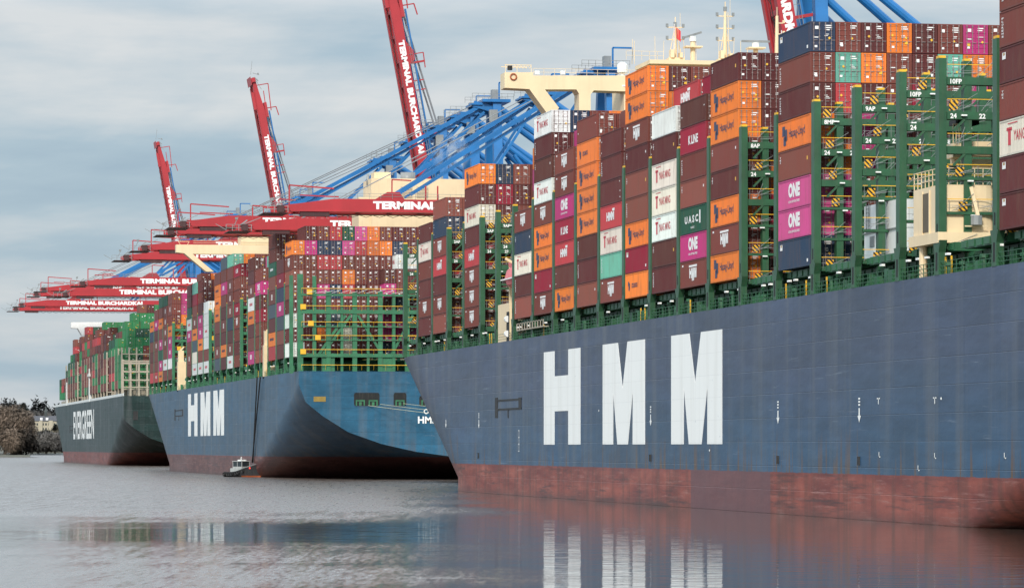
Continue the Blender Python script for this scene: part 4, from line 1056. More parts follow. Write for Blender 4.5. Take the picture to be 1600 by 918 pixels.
for i in range(6): m.box(95.0+random.random()*1.2-.6, 95.5+random.random(), Yc-1, Yc+1, 33.8, 34.1+random.random()*.4, 1)
for i in range(4): m.box(97.5, 98.6, Yc-.95, Yc-.9, 31.2+i*.35, 31.26+i*.35, 1)
part('stores_crane_jib', m, [M['cream'], M['black']], s1)

# middle ship: bridge wing and casing
YB2 = 985.0
h2 = MB(); h2.box(104, 141, YB2-3, YB2+5, 21, 57.2); h2.box(107, 138, YB2-3, YB2+5, 57.2, 61); h2 = part('deckhouse', h2, M['cream'], s2)
P2 = lambda px, py: PB(px, py, YB2)
wg2 = poly_part('bridge_wing', [(273.5, 383), (273.5, 395), (286, 396.5), (320, 425), (332, 425), (299, 397.5), (440, 399), (440, 384)], YB2-3.5, YB2-.2, M['cream'], s2, P2)
m = MB(); xa, z = P2(277, 378); xb, _ = P2(294, 378); m.bar((xa, YB2-3, z), (xb, YB2-3, z), .12); m.bar((xa, YB2-3, z), (xa+.6, YB2-3, z-1), .1); m.bar((xb, YB2-3, z), (xb-.6, YB2-3, z-1), .1)
part('searchlight_frame', m, M['cream'], wg2)
m = MB(); x0, z0 = P2(300, 384); 
for h in (.6, 1.1): m.bar((x0, YB2-3.4, z0+h), (x0+24, YB2-3.4, z0+h), .07)
part('wing_railing', m, M['cream'], wg2)
YC = 796.5
def PC(px, py): return PB(px, py, YC)
cx0, cz0 = PC(561, 345); cx1, czt = PC(720, 280)
m = MB(); m.box(cx0+2.6, 146, YC, YC+12, 21, czt); m.box(cx0, 146, YC+.5, YC+11, 21, PC(600, 308)[1])
xa, za = PC(588, 267); xb, zb_ = PC(614, 280); m.box(xa, xb, YC+3, YC+8, zb_-.3, za)
cas = part('engine_casing', m, M['cream'], s2)
for (pa, pb) in ((626, 644), (651, 669)):
    xa, za = PC(pa, 292); xb, zb_ = PC(pb, 309); m = MB(); m.box(xa, xb, YC-.05, YC-.005, zb_, za, 1)
    for i in range(8): z = zb_+(za-zb_)*i/8; m.box(xa, xb, YC-.16, YC-.055, z, z+.14, 0)
    part('louvre', m, [M['cream'], M['steel']], cas)
for px, r_, top in ((643, 1.6, 267), (694, .62, 270), (560+20, .3, 270)):
    x, z = PC(px, 284); _, zt = PC(px, top); m = MB(); m.tube((x, YC+5, z-.5), (x, YC+5, zt), r_, 16, 0); part('exhaust_pipe', m, M['steel'], cas, True)
for px, D_ in ((409, 0), (276, 0)):
    X = 92.6; y = side_y(px, X); Dp = y*CP+X*SP; zt = CAMZ+(HOR-(518 if px > 300 else 548))*Dp/F
    m = MB(); m.box(X-.2, X+2.2, y-6, y-3.5, 21, zt-3); m.box(X, X+1.4, y-5.5, y-3.8, zt-3, zt); m.bar((X+.5, y-4.6, zt), (X+1.5, y-4.6, zt+1), .4)
    part('stores_crane', m, M['cream'], s2)
# green ship wing, house, mast
YB3 = 1281+13+14*BAY+14
P3 = lambda px, py: PB(px, py, 1520)
poly_part('bridge_wing', [(110.5, 503.5), (110.5, 512.5), (121, 513), (127, 524), (134, 524), (131, 514), (190, 513.5), (190, 503)], 1517, 1523, M['white'], ships[3], P3)
m = MB(); m.box(112, 148, 1516, 1526, 23, 52); part('deckhouse', m, M['white'], ships[3])
m = MB(); x, z = PB(178, 600, 1420); m.box(99.8, 101.5, 1445, 1448, 23.5, 36); m.box(99.8, 101.5, 1579, 1583, 23.5, 33); m.box(99.5, 103, 1442, 1450, 33, 34)
part('stores_crane', m, M['offw'], ships[3])
m = MB(); m.bar((119, 1285, 24), (126.5, 1285, 33), .5); part('stern_brace', m, M['white'], ships[3])
m = MB(); Yg = 1287
for px, top in ((192, 561), (204, 563), (217, 563), (230, 565)):
    x, z = PB(px, top, Yg); m.box(x-.3, x+.3, Yg-.4, Yg+.4, 23.4, z)
for py in (563, 567, 580, 593, 604):
    x, z = PB(192, py, Yg); m.box(x, x+22, Yg-.5, Yg-.1, z-.3, z+.1)
part('stern_lashing_frame', m, M['beige'], ships[3])
m = MB()
for x0, x1, z0, z1 in ((119.5, 122, 17.5, 19.2), (103.2, 104.8, 15.5, 18.5)):
    m.box(x0, x1, 1280.9, 1280.98, z0, z1)
part('mooring_opening', m, M['black'], ships[3])  # thin black boxes stand for the shade inside the openings

# steam drifting off the middle ship's thin exhaust pipe
sm = bpy.data.materials.new('steam'); sm.use_nodes = True; sn = sm.node_tree.nodes; sl = sm.node_tree.links; sn.clear()
so = sn.new('ShaderNodeOutputMaterial'); sv = sn.new('ShaderNodeVolumePrincipled'); sl.new(sv.outputs[0], so.inputs['Volume'])
sv.inputs['Color'].default_value = (.9, .9, .9, 1)
stc = sn.new('ShaderNodeTexCoord').outputs['Generated']; sno = noise(sn, sl, stc, (4.5, 2, 4.5), 4, .6)
svd = sn.new('ShaderNodeVectorMath'); svd.operation = 'DISTANCE'; sl.new(stc, svd.inputs[0]); svd.inputs[1].default_value = (.45, .5, .42)
sfall = ramp(sn, sl, svd.outputs['Value'], .12, .48, 1, 0)
sl.new(math_(sn, sl, 'MULTIPLY', math_(sn, sl, 'MULTIPLY', ramp(sn, sl, sno, .42, .7, 0, 1), sfall), .55), sv.inputs['Density'])
x, z = PC(694, 270); x1, z1 = PC(742, 205); mb = MB(); mb.box(x-2, x1+1, YC+2, YC+8, z+.6, z1+1)
tag(obj('steam', mb.mesh('steam', sm)), 'thin white steam drifting from the exhaust pipe of the middle ship', 'steam', None, 'stuff')
# ------------------------------------------------------------------ quay cranes
TXT = text('TERMINAL BURCHARDKAI', .06)
def crane(D, zb_, raised=False, label='', tipx=84.0, apex=None, ang=79.5):
    Xt = tipx; Y = (D-Xt*SP)/CP          # near girder plane at the tip
    Yc = Y+4.2; XH = 158.5; XW = 161.0; XL = 192.0; za = apex or (zb_+31)
    root = bpy.data.objects.new('container_crane', None); C.objects.link(root); root.location = (XW, Yc, 5)
    tag(root, label, 'crane', 'ship to shore cranes along the quay')
    B = M['blue']
    for sy in (-9, 9):
        for x in (XW, XL):
            m = MB(); m.box(x-1.0, x+1.0, Yc+sy-.9, Yc+sy+.9, 5, zb_+2.2); part('leg', m, B, root)
        m = MB(); m.bar((XW, Yc+sy, 22), (XL, Yc+sy, 22), 1.4, 1.8); m.bar((XW, Yc+sy, 24), (XL, Yc+sy, zb_-3), 1.0, 1.0); part('portal_beam', m, B, root)
    m = MB(); m.box(XW-.9, XW+.9, Yc-8, Yc+8, zb_+.2, zb_+2.2); m.box(XL-.9, XL+.9, Yc-8, Yc+8, zb_+.2, zb_+2.2); part('cross_beam', m, B, root)
    for sy in (-1, 1):
        m = MB(); b0 = zb_+2.2
        m.hexa([(XW-1.2, Yc+sy*8-1.0, b0), (XW+1.2, Yc+sy*8-1.0, b0), (XW+1.2, Yc+sy*8+1.0, b0), (XW-1.2, Yc+sy*8+1.0, b0),
                (XW-1.0, Yc+sy*3.6-1.0, za), (XW+1.0, Yc+sy*3.6-1.0, za), (XW+1.0, Yc+sy*3.6+1.0, za), (XW-1.0, Yc+sy*3.6+1.0, za)]); part('frame_leg', m, B, root)
        m = MB(); m.tube((XW, Yc+sy*3.6, za-1), (XL+8, Yc+sy*7, zb_+3), .75, 10); part('backstay', m, B, root)
        m = MB(); m.tube((XW, Yc+sy*4.5, za-9), (XL-4, Yc+sy*7, zb_+2), .7, 10); part('backstay', m, B, root)
        m = MB(); m.tube((XW+4, Yc+sy*5.5, zb_+18), (XL-14, Yc+sy*7, zb_+1.5), .5, 8); m.tube((XW, Yc+sy*5, zb_+12), (XW+16, Yc+sy*6, za-16), .45, 8); part('brace', m, B, root)
    # apex head: sheave beams, platform with rails, small gallows
    m = MB(); m.box(XW-3.6, XW+3.2, Yc-5.4, Yc+5.4, za-.2, za+.5); m.bar((XW-5.6, Yc-3.5, za-.6), (XW+2, Yc-3.5, za-2.6), 1.1, 1.5); m.bar((XW-5.6, Yc+3.5, za-.6), (XW+2, Yc+3.5, za-2.6), 1.1, 1.5)
    m.box(XW-6.2, XW-3.6, Yc-4.5, Yc+4.5, za-.9, za-.5); m.bar((XW+.6, Yc-4, za+.5), (XW+.6, Yc-4, za+4.6), .35); m.bar((XW+.6, Yc-4, za+4.6), (XW+4.6, Yc-4, za+4.6), .35)
    apx = part('apex_head', m, B, root)
    m = MB()
    for yy in (Yc-5.3, Yc+5.3):
        for h in (.7, 1.4): m.bar((XW-6.2, yy, za+.4+h), (XW+4, yy, za+.4+h), .09)
        for i in range(8): m.bar((XW-6.2+i*1.45, yy, za+.4), (XW-6.2+i*1.45, yy, za+1.8), .09)
    m.box(XW-2.2, XW-.2, Yc-6.6, Yc-5.6, za-5.0, za-2.2, 0); m.box(XW-.6, XW+.9, Yc-1.0, Yc+1.0, za+.5, za+3.2, 0)
    part('apex_railing', m, M['steel'], apx)
    # land-side girder and machinery house
    for sy in (-4.2, 4.2):
        m = MB(); m.box(XH+.6, XL+22, Yc+sy-.6, Yc+sy+.6, zb_, zb_+2.5); part('land_girder', m, M['red'], root)
    m = MB(); m.box(XL-14, XL+8, Yc-6, Yc+6, zb_+2.6, zb_+8.2); part('machinery_house', m, M['blue'], root)
    # boom, written along local -X from the hinge, tilted about it when raised
    Lb = XH-Xt; T = Matrix.Translation((XH, Yc, zb_+.2)) @ (Matrix.Rotation(R(ang), 4, 'Y') if raised else Matrix.Identity(4))
    def bpart(name, m, mats, par, smooth=False):
        m.v = [tuple(T @ Vector(p)) for p in m.v]; return part(name, m, mats, par, smooth)
    prof = [(0, 0), (0, 2.5), (-Lb+12, 2.5), (-Lb+5, 1.5), (-Lb, .95), (-Lb, .15), (-Lb+1, 0)]
    for sy in (-4.2, 4.2):
        m = MB(); m.prism(prof, lambda u, v, t: (u, t, v), sy-.6, sy+.6); 
        m.box(-Lb+3, 0, sy-.85, sy+.85, -.18, -.02)
        g = bpart('boom_girder', m, M['red'], root)
        g['label'] = 'red boom girder'
        if sy < 0:
            v, f, _ = TXT; m = MB(); tl = 30.0 if raised else 33.0; m.add(v, f, lambda a, b, c: (-Lb+20.0+tl*a, sy-.62, .45+1.65*b)); bpart('boom_lettering', m, M['whitetxt'], g)
    m = MB(); k = 4.0
    while k < Lb: m.box(-k-.4, -k+.4, -3.55, 3.55, .3, .9); k += 6.5
    m.box(-Lb+1.6, -Lb+2.6, -3.55, 3.55, .1, 1.0); m.box(-Lb+4, -3, -3.3, -2.2, .1, .18); m.box(-Lb+4, -3, 2.2, 3.3, .1, .18)
    bpart('boom_tie', m, M['red'], root)
    m = MB(); m.box(-Lb-(.4 if raised else 2.6), -Lb+2.5, -5.4, 5.4, -.6, -.48); m.box(-Lb+5, -Lb+11, -4.8, -3.6, -1.15, -.2); m.box(-Lb+.2, -Lb+1.6, -5.6, -4.9, -.4, 1.0)
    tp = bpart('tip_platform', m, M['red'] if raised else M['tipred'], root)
    m = MB()
    for i in range(0 if raised else 5): m.bar((-Lb-3.2+i*1.4, -5.4, -.45), (-Lb-3.2+i*1.4, -5.4, .9), .12)
    for h in () if raised else (.2, .9): m.bar((-Lb-3.2, -5.4, h), (-Lb+2.5, -5.4, h), .1)
    m.bar((-Lb-(1 if raised else 3.2), -5.4, -.3), (-Lb-5.5, -5.4, 1.0), .12); m.bar((-Lb+.5, -5.2, .9), (-Lb+4.5, -5.2, 2.5), .15); m.bar((-Lb-1.5, -5.2, .5), (-Lb-.5, -5.2, 2.6), .15); m.box(-Lb-1.2, -Lb-.6, -5.4, -5.1, 2.0, 2.5); m.bar((-Lb, -5.2, .8), (-Lb+1.5, -5.2, 1.9), .3)
    bpart('tip_railing', m, M['steel'], tp)
    m = MB(); m.bar((-Lb+2.8, -4.2, .8), (-Lb+2.8, -4.2, 5.2), .28); m.bar((-Lb+2.8, -4.2, 5.2), (-Lb+12, -4.2, 4.6), .28); m.bar((-Lb+5, -4.2, 3.2), (-Lb+13, -4.2, 2.9), .25)
    bpart('boom_gallows', m, M['red'], root); m = MB(); m.bar((-Lb+24, -4.2, 2.5), (-Lb+24, -4.2, 6.6), .25); m.bar((-Lb+24, -4.2, 6.6), (-Lb+28, -4.2, 6.4), .25)
    bpart('boom_gallows', m, M['red'], root); m = MB()
    m.hexa([(-Lb+20.5, -4.8, 2.5), (-Lb+26.5, -4.8, 2.5), (-Lb+26.5, -3.6, 2.5), (-Lb+20.5, -3.6, 2.5), (-Lb+23, -4.8, 4.0), (-Lb+25.5, -4.8, 4.0), (-Lb+25.5, -3.6, 4.0), (-Lb+23, -3.6, 4.0)])
    bpart('stay_anchor', m, M['red'], root)
    for x in (-Lb+31, -Lb+33.5, -Lb+52, -Lb+54.5): m = MB(); m.bar((x, -4.2, 2.5), (x, -4.2, 5.4), .28); bpart('boom_post', m, M['red'], root)
    m = MB()
    for h in (.55, 1.1): m.bar((-Lb+12, -4.9, 2.5+h), (-1, -4.9, 2.5+h), .07)
    x = -Lb+12
    while x < -1: m.bar((x, -4.9, 2.5), (x, -4.9, 3.6), .07); x += 2.4
    bpart('boom_railing', m, M['steel'], root)
    m = MB(); m.bar((-Lb+8, -3, -.7), (-2, -3, -.7), .12)
    for i in range(22): m.bar((-Lb+9+i*2.8, -3, -.7), (-Lb+10.4+i*2.8, -3, -1.15), .1); m.bar((-Lb+10.4+i*2.8, -3, -1.15), (-Lb+11.8+i*2.8, -3, -.7), .1)
    bpart('festoon_cable', m, M['black'], root)
    # stays
    ap = Vector((XW-3, Yc, za))
    if not raised:
        for sy in (-3.6, 3.6):
            for dx, dz, w_ in ((25, 3.6, .85), (50, 2.6, .6)):
                b_ = T @ Vector((-Lb+dx, sy*1.15, dz)); a = ap+Vector((0, sy, -.6 if dx < 30 else -2.5)); m = MB()
                m.bar(a, b_, .45, w_); m.bar(a+Vector((0, .8, -.9)), b_+Vector((3, .8, -.1)), .35, .5) if dx < 30 else None; part('forestay', m, B, root)
            m = MB(); m.tube(ap+Vector((0, sy, .4)), T @ Vector((-Lb+14, sy, 2.6)), .09, 5); part('hoist_rope', m, M['cable'], root)
    else:
        tipd = T @ Vector((-Lb+11, 0, 2.6))
        for sy in (-3.6, -2.2, 2.2, 3.6):
            m = MB(); m.tube(T @ Vector((-Lb+12, sy, 3.2)), ap+Vector((2, sy*.8, .3)), .16, 5); part('hoist_rope', m, M['cable'], root)
        for sy in (-4.2, 3.4):
            m = MB(); m.bar(T @ Vector((-Lb+12, sy, 3.9)), T @ Vector((-14, sy, 3.9)), .5, .45)
            for i in range(30): p = T @ Vector((-Lb+13+i*1.6, sy, 3.2)); m.bar(p, T @ Vector((-Lb+13+i*1.6, sy, 3.9)), .12)
            part('folded_stay', m, B, root)
        m = MB(); m.box(-Lb+9, -Lb+14, -5, 5, 2.5, 3.4); m.bar((-Lb+11, -4, 3), (-Lb+11, -4, 6.5), .3); m.bar((-Lb+11, -4, 6.5), (-Lb+14, -4, 6.9), .3)
        for x in (26, 45): m.box(-Lb+x, -Lb+x+.5, -4.6, -3.9, 2.4, 6.3)
        bpart('boom_bracket', m, M['red'], root)
    return root
near = dict(apex=86.5)
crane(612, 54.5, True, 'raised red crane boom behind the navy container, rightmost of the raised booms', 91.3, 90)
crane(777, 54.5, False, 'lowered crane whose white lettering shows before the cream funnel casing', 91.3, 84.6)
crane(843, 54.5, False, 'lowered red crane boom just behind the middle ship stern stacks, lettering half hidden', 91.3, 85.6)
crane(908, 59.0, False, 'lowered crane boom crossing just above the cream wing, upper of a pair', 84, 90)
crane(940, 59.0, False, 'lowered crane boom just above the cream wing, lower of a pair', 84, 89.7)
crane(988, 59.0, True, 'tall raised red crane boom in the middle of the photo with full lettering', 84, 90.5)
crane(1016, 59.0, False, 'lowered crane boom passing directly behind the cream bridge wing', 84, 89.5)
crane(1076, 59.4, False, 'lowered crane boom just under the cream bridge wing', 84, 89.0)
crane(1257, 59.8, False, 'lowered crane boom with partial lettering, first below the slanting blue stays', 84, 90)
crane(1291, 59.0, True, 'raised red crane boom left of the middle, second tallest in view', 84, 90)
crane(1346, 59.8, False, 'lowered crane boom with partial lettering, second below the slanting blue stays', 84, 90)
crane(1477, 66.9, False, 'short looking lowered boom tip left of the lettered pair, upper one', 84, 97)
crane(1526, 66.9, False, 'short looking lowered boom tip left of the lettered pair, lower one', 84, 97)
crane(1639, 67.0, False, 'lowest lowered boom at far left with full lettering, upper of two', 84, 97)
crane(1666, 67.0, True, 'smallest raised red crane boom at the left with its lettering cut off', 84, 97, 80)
crane(1688, 66.8, False, 'lowest lowered boom at far left, lettering half hidden under its neighbour', 84, 97)

# ------------------------------------------------------------------ workboat
def boat():
    root = bpy.data.objects.new('workboat', None); C.objects.link(root)
    p = at(384, 744.2, 826); root.location = (p.x, p.y, 0); root.rotation_euler = (0, 0, R(-62))   # bow along local +X
    tag(root, 'small black workboat with white wheelhouse and orange bow under the middle ship', 'boat')
    st_ = []; n = 14; Lh = 11.6
    for i in range(n+1):
        u = i/n; x = -Lh/2+Lh*u; hb = 1.95*(1-max(0, (u-.55)/.45)**2.2)*(1-.12*max(0, (.2-u)/.2)); sheer = 1.15+.15*(u-.5)+1.35*max(0, u-.3)**1.4*2.2
        st_.append((x, hb, sheer))
    m = MB()
    for sgn in (-1, 1):
        b = len(m.v)
        for x, hb, sh in st_:
            for z, f_ in ((-.5, .55), (0.0, .82), (.32, .92), (sh, 1.0)): m.v.append((x+(.55*(z/2) if x > 2.5 else 0), sgn*max(.03, hb*f_), z))
        for i in range(n):
            for j in range(3):
                q = (b+i*4+j, b+(i+1)*4+j, b+(i+1)*4+j+1, b+i*4+j+1); m.f.append(q if sgn < 0 else q[::-1]); m.m.append(1 if (j < 2 and i > 7) else 0); m.c.append(None)
    x, hb, sh = st_[0]; m.face([(x, hb, -.5), (x, -hb, -.5), (x, -hb, sh), (x, hb, sh)])
    for (xa, ha, sa), (xb, hb_, sb) in zip(st_, st_[1:]): m.face([(xa, -ha, sa-.3), (xb, -hb_, sb-.3), (xb, hb_, sb-.3), (xa, ha, sa-.3)], 0)
    obj('hull', m.mesh('boat_hull', [M['black'], M['orange']]), root)
    for sgn in (-1, 1):
        for i in range(7):
            u = .04+i*.105; k = int(u*n); x, hb, sh = st_[k]; t = MB()
            for a in range(10):
                t0, t1 = a*math.pi/5, (a+1)*math.pi/5; t.tube((x+.34*math.cos(t0), sgn*(hb+.1), sh-.5+.34*math.sin(t0)), (x+.34*math.cos(t1), sgn*(hb+.1), sh-.5+.34*math.sin(t1)), .14, 5)
            obj('tyre_fender', t.mesh('tyre_fender', M['black']), root)
    m = MB(); m.box(-4.3, .1, -1.15, 1.15, .8, 1.9); m.box(-3.5, .0, -1.05, 1.05, 1.9, 2.25); m.box(-3.6, .1, -1.15, 1.15, 3.35, 3.5)
    for x in (-3.5, -1.8, -.12):
        for y in (-1.05, .93): m.box(x, x+.12, y, y+.12, 2.25, 3.35)
    wh = obj('wheelhouse', m.mesh('wheelhouse', paint('boat_grey_white', (.36, .37, .36), .5, .15)), root)
    m = MB(); m.box(-3.38, -.12, -1.0, -.96, 2.25, 3.35); m.box(-3.38, -.12, .96, 1.0, 2.25, 3.35); m.box(-.1, -.06, -.9, .9, 2.25, 3.35); m.box(-3.46, -3.42, -.9, .9, 2.25, 3.35)
    obj('window', m.mesh('window', M['glass']), wh)
    m = MB(); m.tube((-1.6, 0, 3.5), (-1.6, 0, 4.4), .06, 6); m.box(-2.4, -1.2, -.5, .5, 3.5, 3.75); m.box(-.3, -.1, -.2, .2, 3.5, 3.75); m.tube((-3.0, .7, 3.5), (-3.0, .7, 4.3), .04, 5)
    obj('mast', m.mesh('mast', M['white']), wh)
    m = MB()
    for sgn in (-1, 1):
        for i in range(8, n-1):
            xa, ha, sa = st_[i]; xb, hb_, sb = st_[i+1]; m.bar((xa, sgn*ha*.95, sa+.1), (xb, sgn*hb_*.95, sb+.1), .08)
    m.tube((2.0, 0, 1.2), (2.0, 0, 2.2), .18, 8); m.box(1.5, 2.5, -.1, .1, 2.0, 2.15)
    obj('towing_post', m.mesh('towing_post', M['steel']), root)
    m = MB(); m.tube((3.7, -1.45, 1.8), (3.7, -1.45, 2.1), .16, 8)
    obj('side_light', m.mesh('side_light', M['redlamp']), root)
boat()
for i, (pa, pb) in enumerate((((404, 588), (395, 722)), ((409, 588), (394, 722)))):
    X = 92.2; m = MB(); ya = side_y(pa[0], X); Da = ya*CP+X*SP; a = Vector((X-.3, ya, CAMZ+(HOR-pa[1])*Da/F)); b_ = at(pb[0], pb[1], 826); m.tube(a, b_, .14, 6)
    o = obj('hose', m.mesh('hose', M['black'])); tag(o, ['dark hose hanging down the blue hull to the workboat, left of two', 'dark hose hanging down the blue hull to the workboat, right of two'][i], 'hose', 'hoses hanging to the workboat')

# ------------------------------------------------------------------ far bank: terrain, wood, trees, house
def terr_mat():
    m, N, L, b = nodes('bank_ground'); g = N.new('ShaderNodeNewGeometry').outputs['Position']
    n = noise(N, L, g, (.02, .02, .05), 6); L.new(mixc(N, L, n, (.05, .05, .035), (.11, .10, .075)), b.inputs['Base Color']); b.inputs['Roughness'].default_value = .9; return m
def bank(nm, D0, pts):                    # strip of hill rising inland, pts: (px, height at back)
    m = MB(); rows = []
    for px, h in pts:
        p0 = at(px, 697, D0); p1 = at(px, 697, D0+15); p2 = at(px, 697, D0+160); p3 = at(px, 697, D0+900)
        rows.append([(p0.x, p0.y, -1), (p1.x, p1.y, 1.2), (p2.x, p2.y, 1.2+h*.45), (p3.x, p3.y, h)])
    for a, b in zip(rows, rows[1:]):
        for i in range(3): m.face([a[i], b[i], b[i+1], a[i+1]])
    tag(obj(nm, m.mesh(nm, terr_mat(), True)), kind='structure')
bank('far_bank', 3000, [(-900, 20), (-500, 26), (-200, 30), (0, 32), (60, 32), (100, 28), (300, 25), (900, 20), (1800, 20)])
bank('near_bank', 2350, [(-900, 4), (-400, 4), (-100, 4), (10, 3), (38, 1.5), (47, .6)])
def twig_mat(name, a, b_):
    m, N, L, b = nodes(name); g = N.new('ShaderNodeNewGeometry').outputs['Position']
    n = noise(N, L, g, (.18, .18, .18), 4); L.new(mixc(N, L, ramp(N, L, n, .3, .7), a, b_), b.inputs['Base Color']); b.inputs['Roughness'].default_value = .9; b.inputs['Specular IOR Level'].default_value = .1
    oc = N.new('ShaderNodeTexCoord').outputs['Object']; sb = N.new('ShaderNodeVectorMath'); sb.operation = 'SUBTRACT'; L.new(oc, sb.inputs[0]); sb.inputs[1].default_value = (0, 0, 9)
    nz = N.new('ShaderNodeVectorMath'); nz.operation = 'NORMALIZE'; L.new(sb.outputs[0], nz.inputs[0]); L.new(nz.outputs[0], b.inputs['Normal']); return m
TW = [twig_mat('willow_twigs', (.15, .115, .088), (.22, .168, .13)), twig_mat('grey_twigs', (.13, .125, .12), (.19, .18, .17)), twig_mat('evergreen_needles', (.05, .065, .055), (.08, .095, .08)), twig_mat('olive_twigs', (.13, .115, .08), (.20, .175, .12))]  # twigs paled, distance haze put into their colours
BK = paint('bark', (.06, .05, .04), .9)
def tree(base, h, w_, kind, label, seed, ntw=1500, weep=.0):
    rr = random.Random(seed); root = bpy.data.objects.new('tree', None); C.objects.link(root); root.location = base
    tag(root, label, 'tree', 'trees on the far bank')
    m = MB(); m.tube((0, 0, -1), (0, 0, h*.5), w_*.035, 8, 0, w_*.02); limbs = []
    for i in range(11):
        a = rr.uniform(0, 6.28); z0 = h*rr.uniform(.18, .5); r_ = w_*rr.uniform(.2, .42); z1 = z0+h*rr.uniform(.15, .42); q = Vector((r_*math.cos(a), r_*math.sin(a), min(h*.92, z1))); m.tube((0, 0, z0), q, w_*.014, 5, 0, w_*.005); limbs.append(q)
    obj('trunk', m.mesh('trunk', BK), root)
    c = MB(); lumps = []
    for i in range(16):
        a = rr.uniform(0, 6.28); r_ = w_*.36*math.sqrt(rr.random()); z = h*rr.uniform(.2, .8); f_ = 1-((z/h-.5)/.62)**2
        lumps.append((Vector((r_*math.cos(a)*f_, r_*math.sin(a)*f_, z)), w_*rr.uniform(.13, .23)))
    if kind == 2: lumps = [(Vector((0, 0, h*(.15+.8*i/15))), w_*.5*(1-i/17)) for i in range(16)]
    for i in range(ntw):
        ctr, rad = rr.choice(lumps); d = Vector((rr.gauss(0, 1), rr.gauss(0, 1), rr.gauss(0, 1))).normalized(); p = ctr+d*rad*rr.random()**.4
        if p.z < .5: continue
        t = (d*.7+Vector((rr.uniform(-.5, .5), rr.uniform(-.5, .5), rr.uniform(.1, .9)-weep*2))).normalized(); l = rr.uniform(.9, 2.4)*(w_/22)**.5; sd_ = t.cross(Vector((rr.random()-.5, rr.random()-.5, rr.random()-.5))).normalized()*rr.uniform(.14, .34)
        c.face([p-sd_, p+sd_, p+t*l+sd_*.25, p+t*l-sd_*.25])
    obj('crown', c.mesh('crown', TW[kind]), root)
def gp(px, D, z=1): q = at(px, 697, D); return (q.x, q.y, z)
tree(gp(8, 2420), 33, 34, 0, 'broad brown leafless willow at the left edge of the photo', 1, 16000, .5)
tree(gp(33, 2405), 30, 24, 0, 'rounded brown leafless willow at the tip of the near bank', 2, 12000, .5)
tree(gp(-14, 2440), 31, 30, 0, 'brown leafless willow partly cut by the left edge', 3, 9000, .5)
tree(gp(22, 2395), 19, 26, 0, 'low brown willow bush standing before the two tall willows', 9, 8000, .5)
for i, (px, D, z, h, w_, kd, lb) in enumerate((
   (30, 3250, 18, 27, 18, 1, 'dark bare tree rising above the right willow'), (37, 3240, 18, 25, 16, 2, 'dark evergreen behind the willow crown'), (47, 3300, 18, 22, 18, 1, 'grey bare tree left of the pale house roof'), (57, 3330, 18, 21, 16, 1, 'grey bare tree above the pale house roof'),
   (78, 3330, 18, 21, 20, 1, 'grey bare tree right of the small spire'), (93, 3300, 18, 20, 18, 1, 'grey bare tree beside the green ship bow'), (87, 3060, 4, 20, 9, 2, 'narrow dark evergreen at the right end of the pale house'),
   (92, 3040, 2, 23, 22, 3, 'olive rounded tree at the waterside beside the green bow'), (79, 3035, 2, 21, 18, 3, 'olive rounded tree just below the pale house'), (66, 3030, 2, 17, 18, 1, 'grey waterside tree below the middle of the pale house'),
   (55, 3030, 2, 17, 18, 1, 'grey waterside tree below the left end of the pale house'), (3, 3200, 16, 26, 20, 1, 'dark bare tree above the left willow'), (15, 3220, 17, 23, 20, 1, 'grey bare tree above the gap between the willows'), (60, 2990, 2, 16, 24, 3, 'wide low olive tree at the waterside left of the bow'), (72, 2985, 2, 15, 24, 1, 'wide low grey tree at the waterside under the pale house'), (86, 2980, 2, 16, 24, 1, 'wide low grey tree at the waterside touching the green bow'))):
    tree(gp(px, D, z), h, w_, kd, lb, 20+i, 5000)
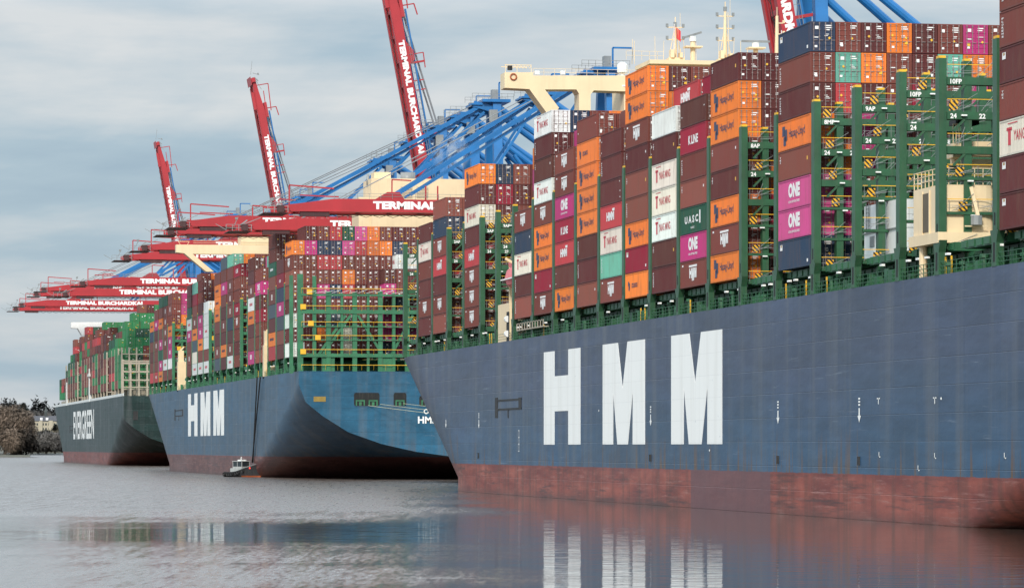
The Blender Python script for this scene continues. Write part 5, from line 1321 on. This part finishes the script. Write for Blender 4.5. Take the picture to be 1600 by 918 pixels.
# far-off hillside wood
wb = MB(); rr = random.Random(5)
for i in range(30000):
    px = rr.uniform(-260, 240); D = rr.uniform(3450, 3850); q = at(px, 697, D); z = 9+(37+4*math.sin(px*.13)+2.5*math.sin(px*.37)+2*math.sin(px*.9))*rr.random()**.75; p = Vector((q.x, q.y, z)); t = Vector((rr.uniform(-1, 1), rr.uniform(-1, 1), rr.uniform(-.3, 1)))*2.2; sd_ = Vector((rr.uniform(-1, 1), rr.uniform(-1, 1), rr.uniform(-1, 1)))*.7
    wb.face([p-sd_, p+sd_, p+t+sd_*.3, p+t-sd_*.3])
tag(obj('hillside_wood', wb.mesh('hillside_wood', TW[1])), 'grey leafless wood covering the far hillside', 'wood', None, 'stuff')
def far_house():
    root = bpy.data.objects.new('house', None); C.objects.link(root); D = 3150; q = at(51, 697, D); root.location = (q.x, q.y, 14); root.rotation_euler = (0, 0, -PSI)
    tag(root, 'pale yellow riverside house with dark roof and small spire', 'house')
    Wd = 35*D/F*1.06
    m = MB(); m.box(0, Wd, 0, 12, 0, 13.5); m.box(Wd*.28, Wd*.42, -1, 0, 0, 13.8); m.box(Wd*.68, Wd*.86, -1, 0, 0, 14)
    obj('wall', m.mesh('wall', paint('house_wall', (.36, .32, .24), .8, .1)), root)
    m = MB(); m.prism([(-.6, 13.6), (12.6, 13.6), (6, 18)], lambda u, v, t: (t, u, v), -.5, Wd+.5); roof = obj('roof', m.mesh('roof', paint('house_roof', (.07, .07, .08), .7, .2)), root)
    m = MB(); x = Wd*.52; m.box(x-1, x+1, 5, 7, 17, 21); m.hexa([(x-1.3, 4.7, 21), (x+1.3, 4.7, 21), (x+1.3, 7.3, 21), (x-1.3, 7.3, 21), (x-.1, 5.9, 26), (x+.1, 5.9, 26), (x+.1, 6.1, 26), (x-.1, 6.1, 26)]); obj('spire', m.mesh('spire', paint('spire_slate', (.035, .045, .045), .7)), roof)
    wm = MB(); wm.box(-.6, .6, -.06, .1, 0, 1.9); wm = wm.mesh('window', M['glass'])
    for r_ in range(3):
        for c_ in range(8): obj('window', wm, root, (1.4+c_*(Wd-2.8)/7, -.02 if True else 0, 2.2+r_*3.9))
    # dormers
    for f_ in (.36, .6): 
        m = MB(); m.box(Wd*f_-1, Wd*f_+1, .6, 3, 14.2, 16.4); obj('dormer', m.mesh('dormer', M['white']), roof)
far_house()
m = MB()
for i in range(40):
    px = 46+i*1.4; q = at(px, 697, 3000); m.box(q.x-1.7, q.x+1.7, q.y-1, q.y+1, 0, .9+.3*random.random())
tag(obj('shore_wall', m.mesh('shore_wall', M['offw'])), 'low pale shore wall along the far waterline', 'wall')
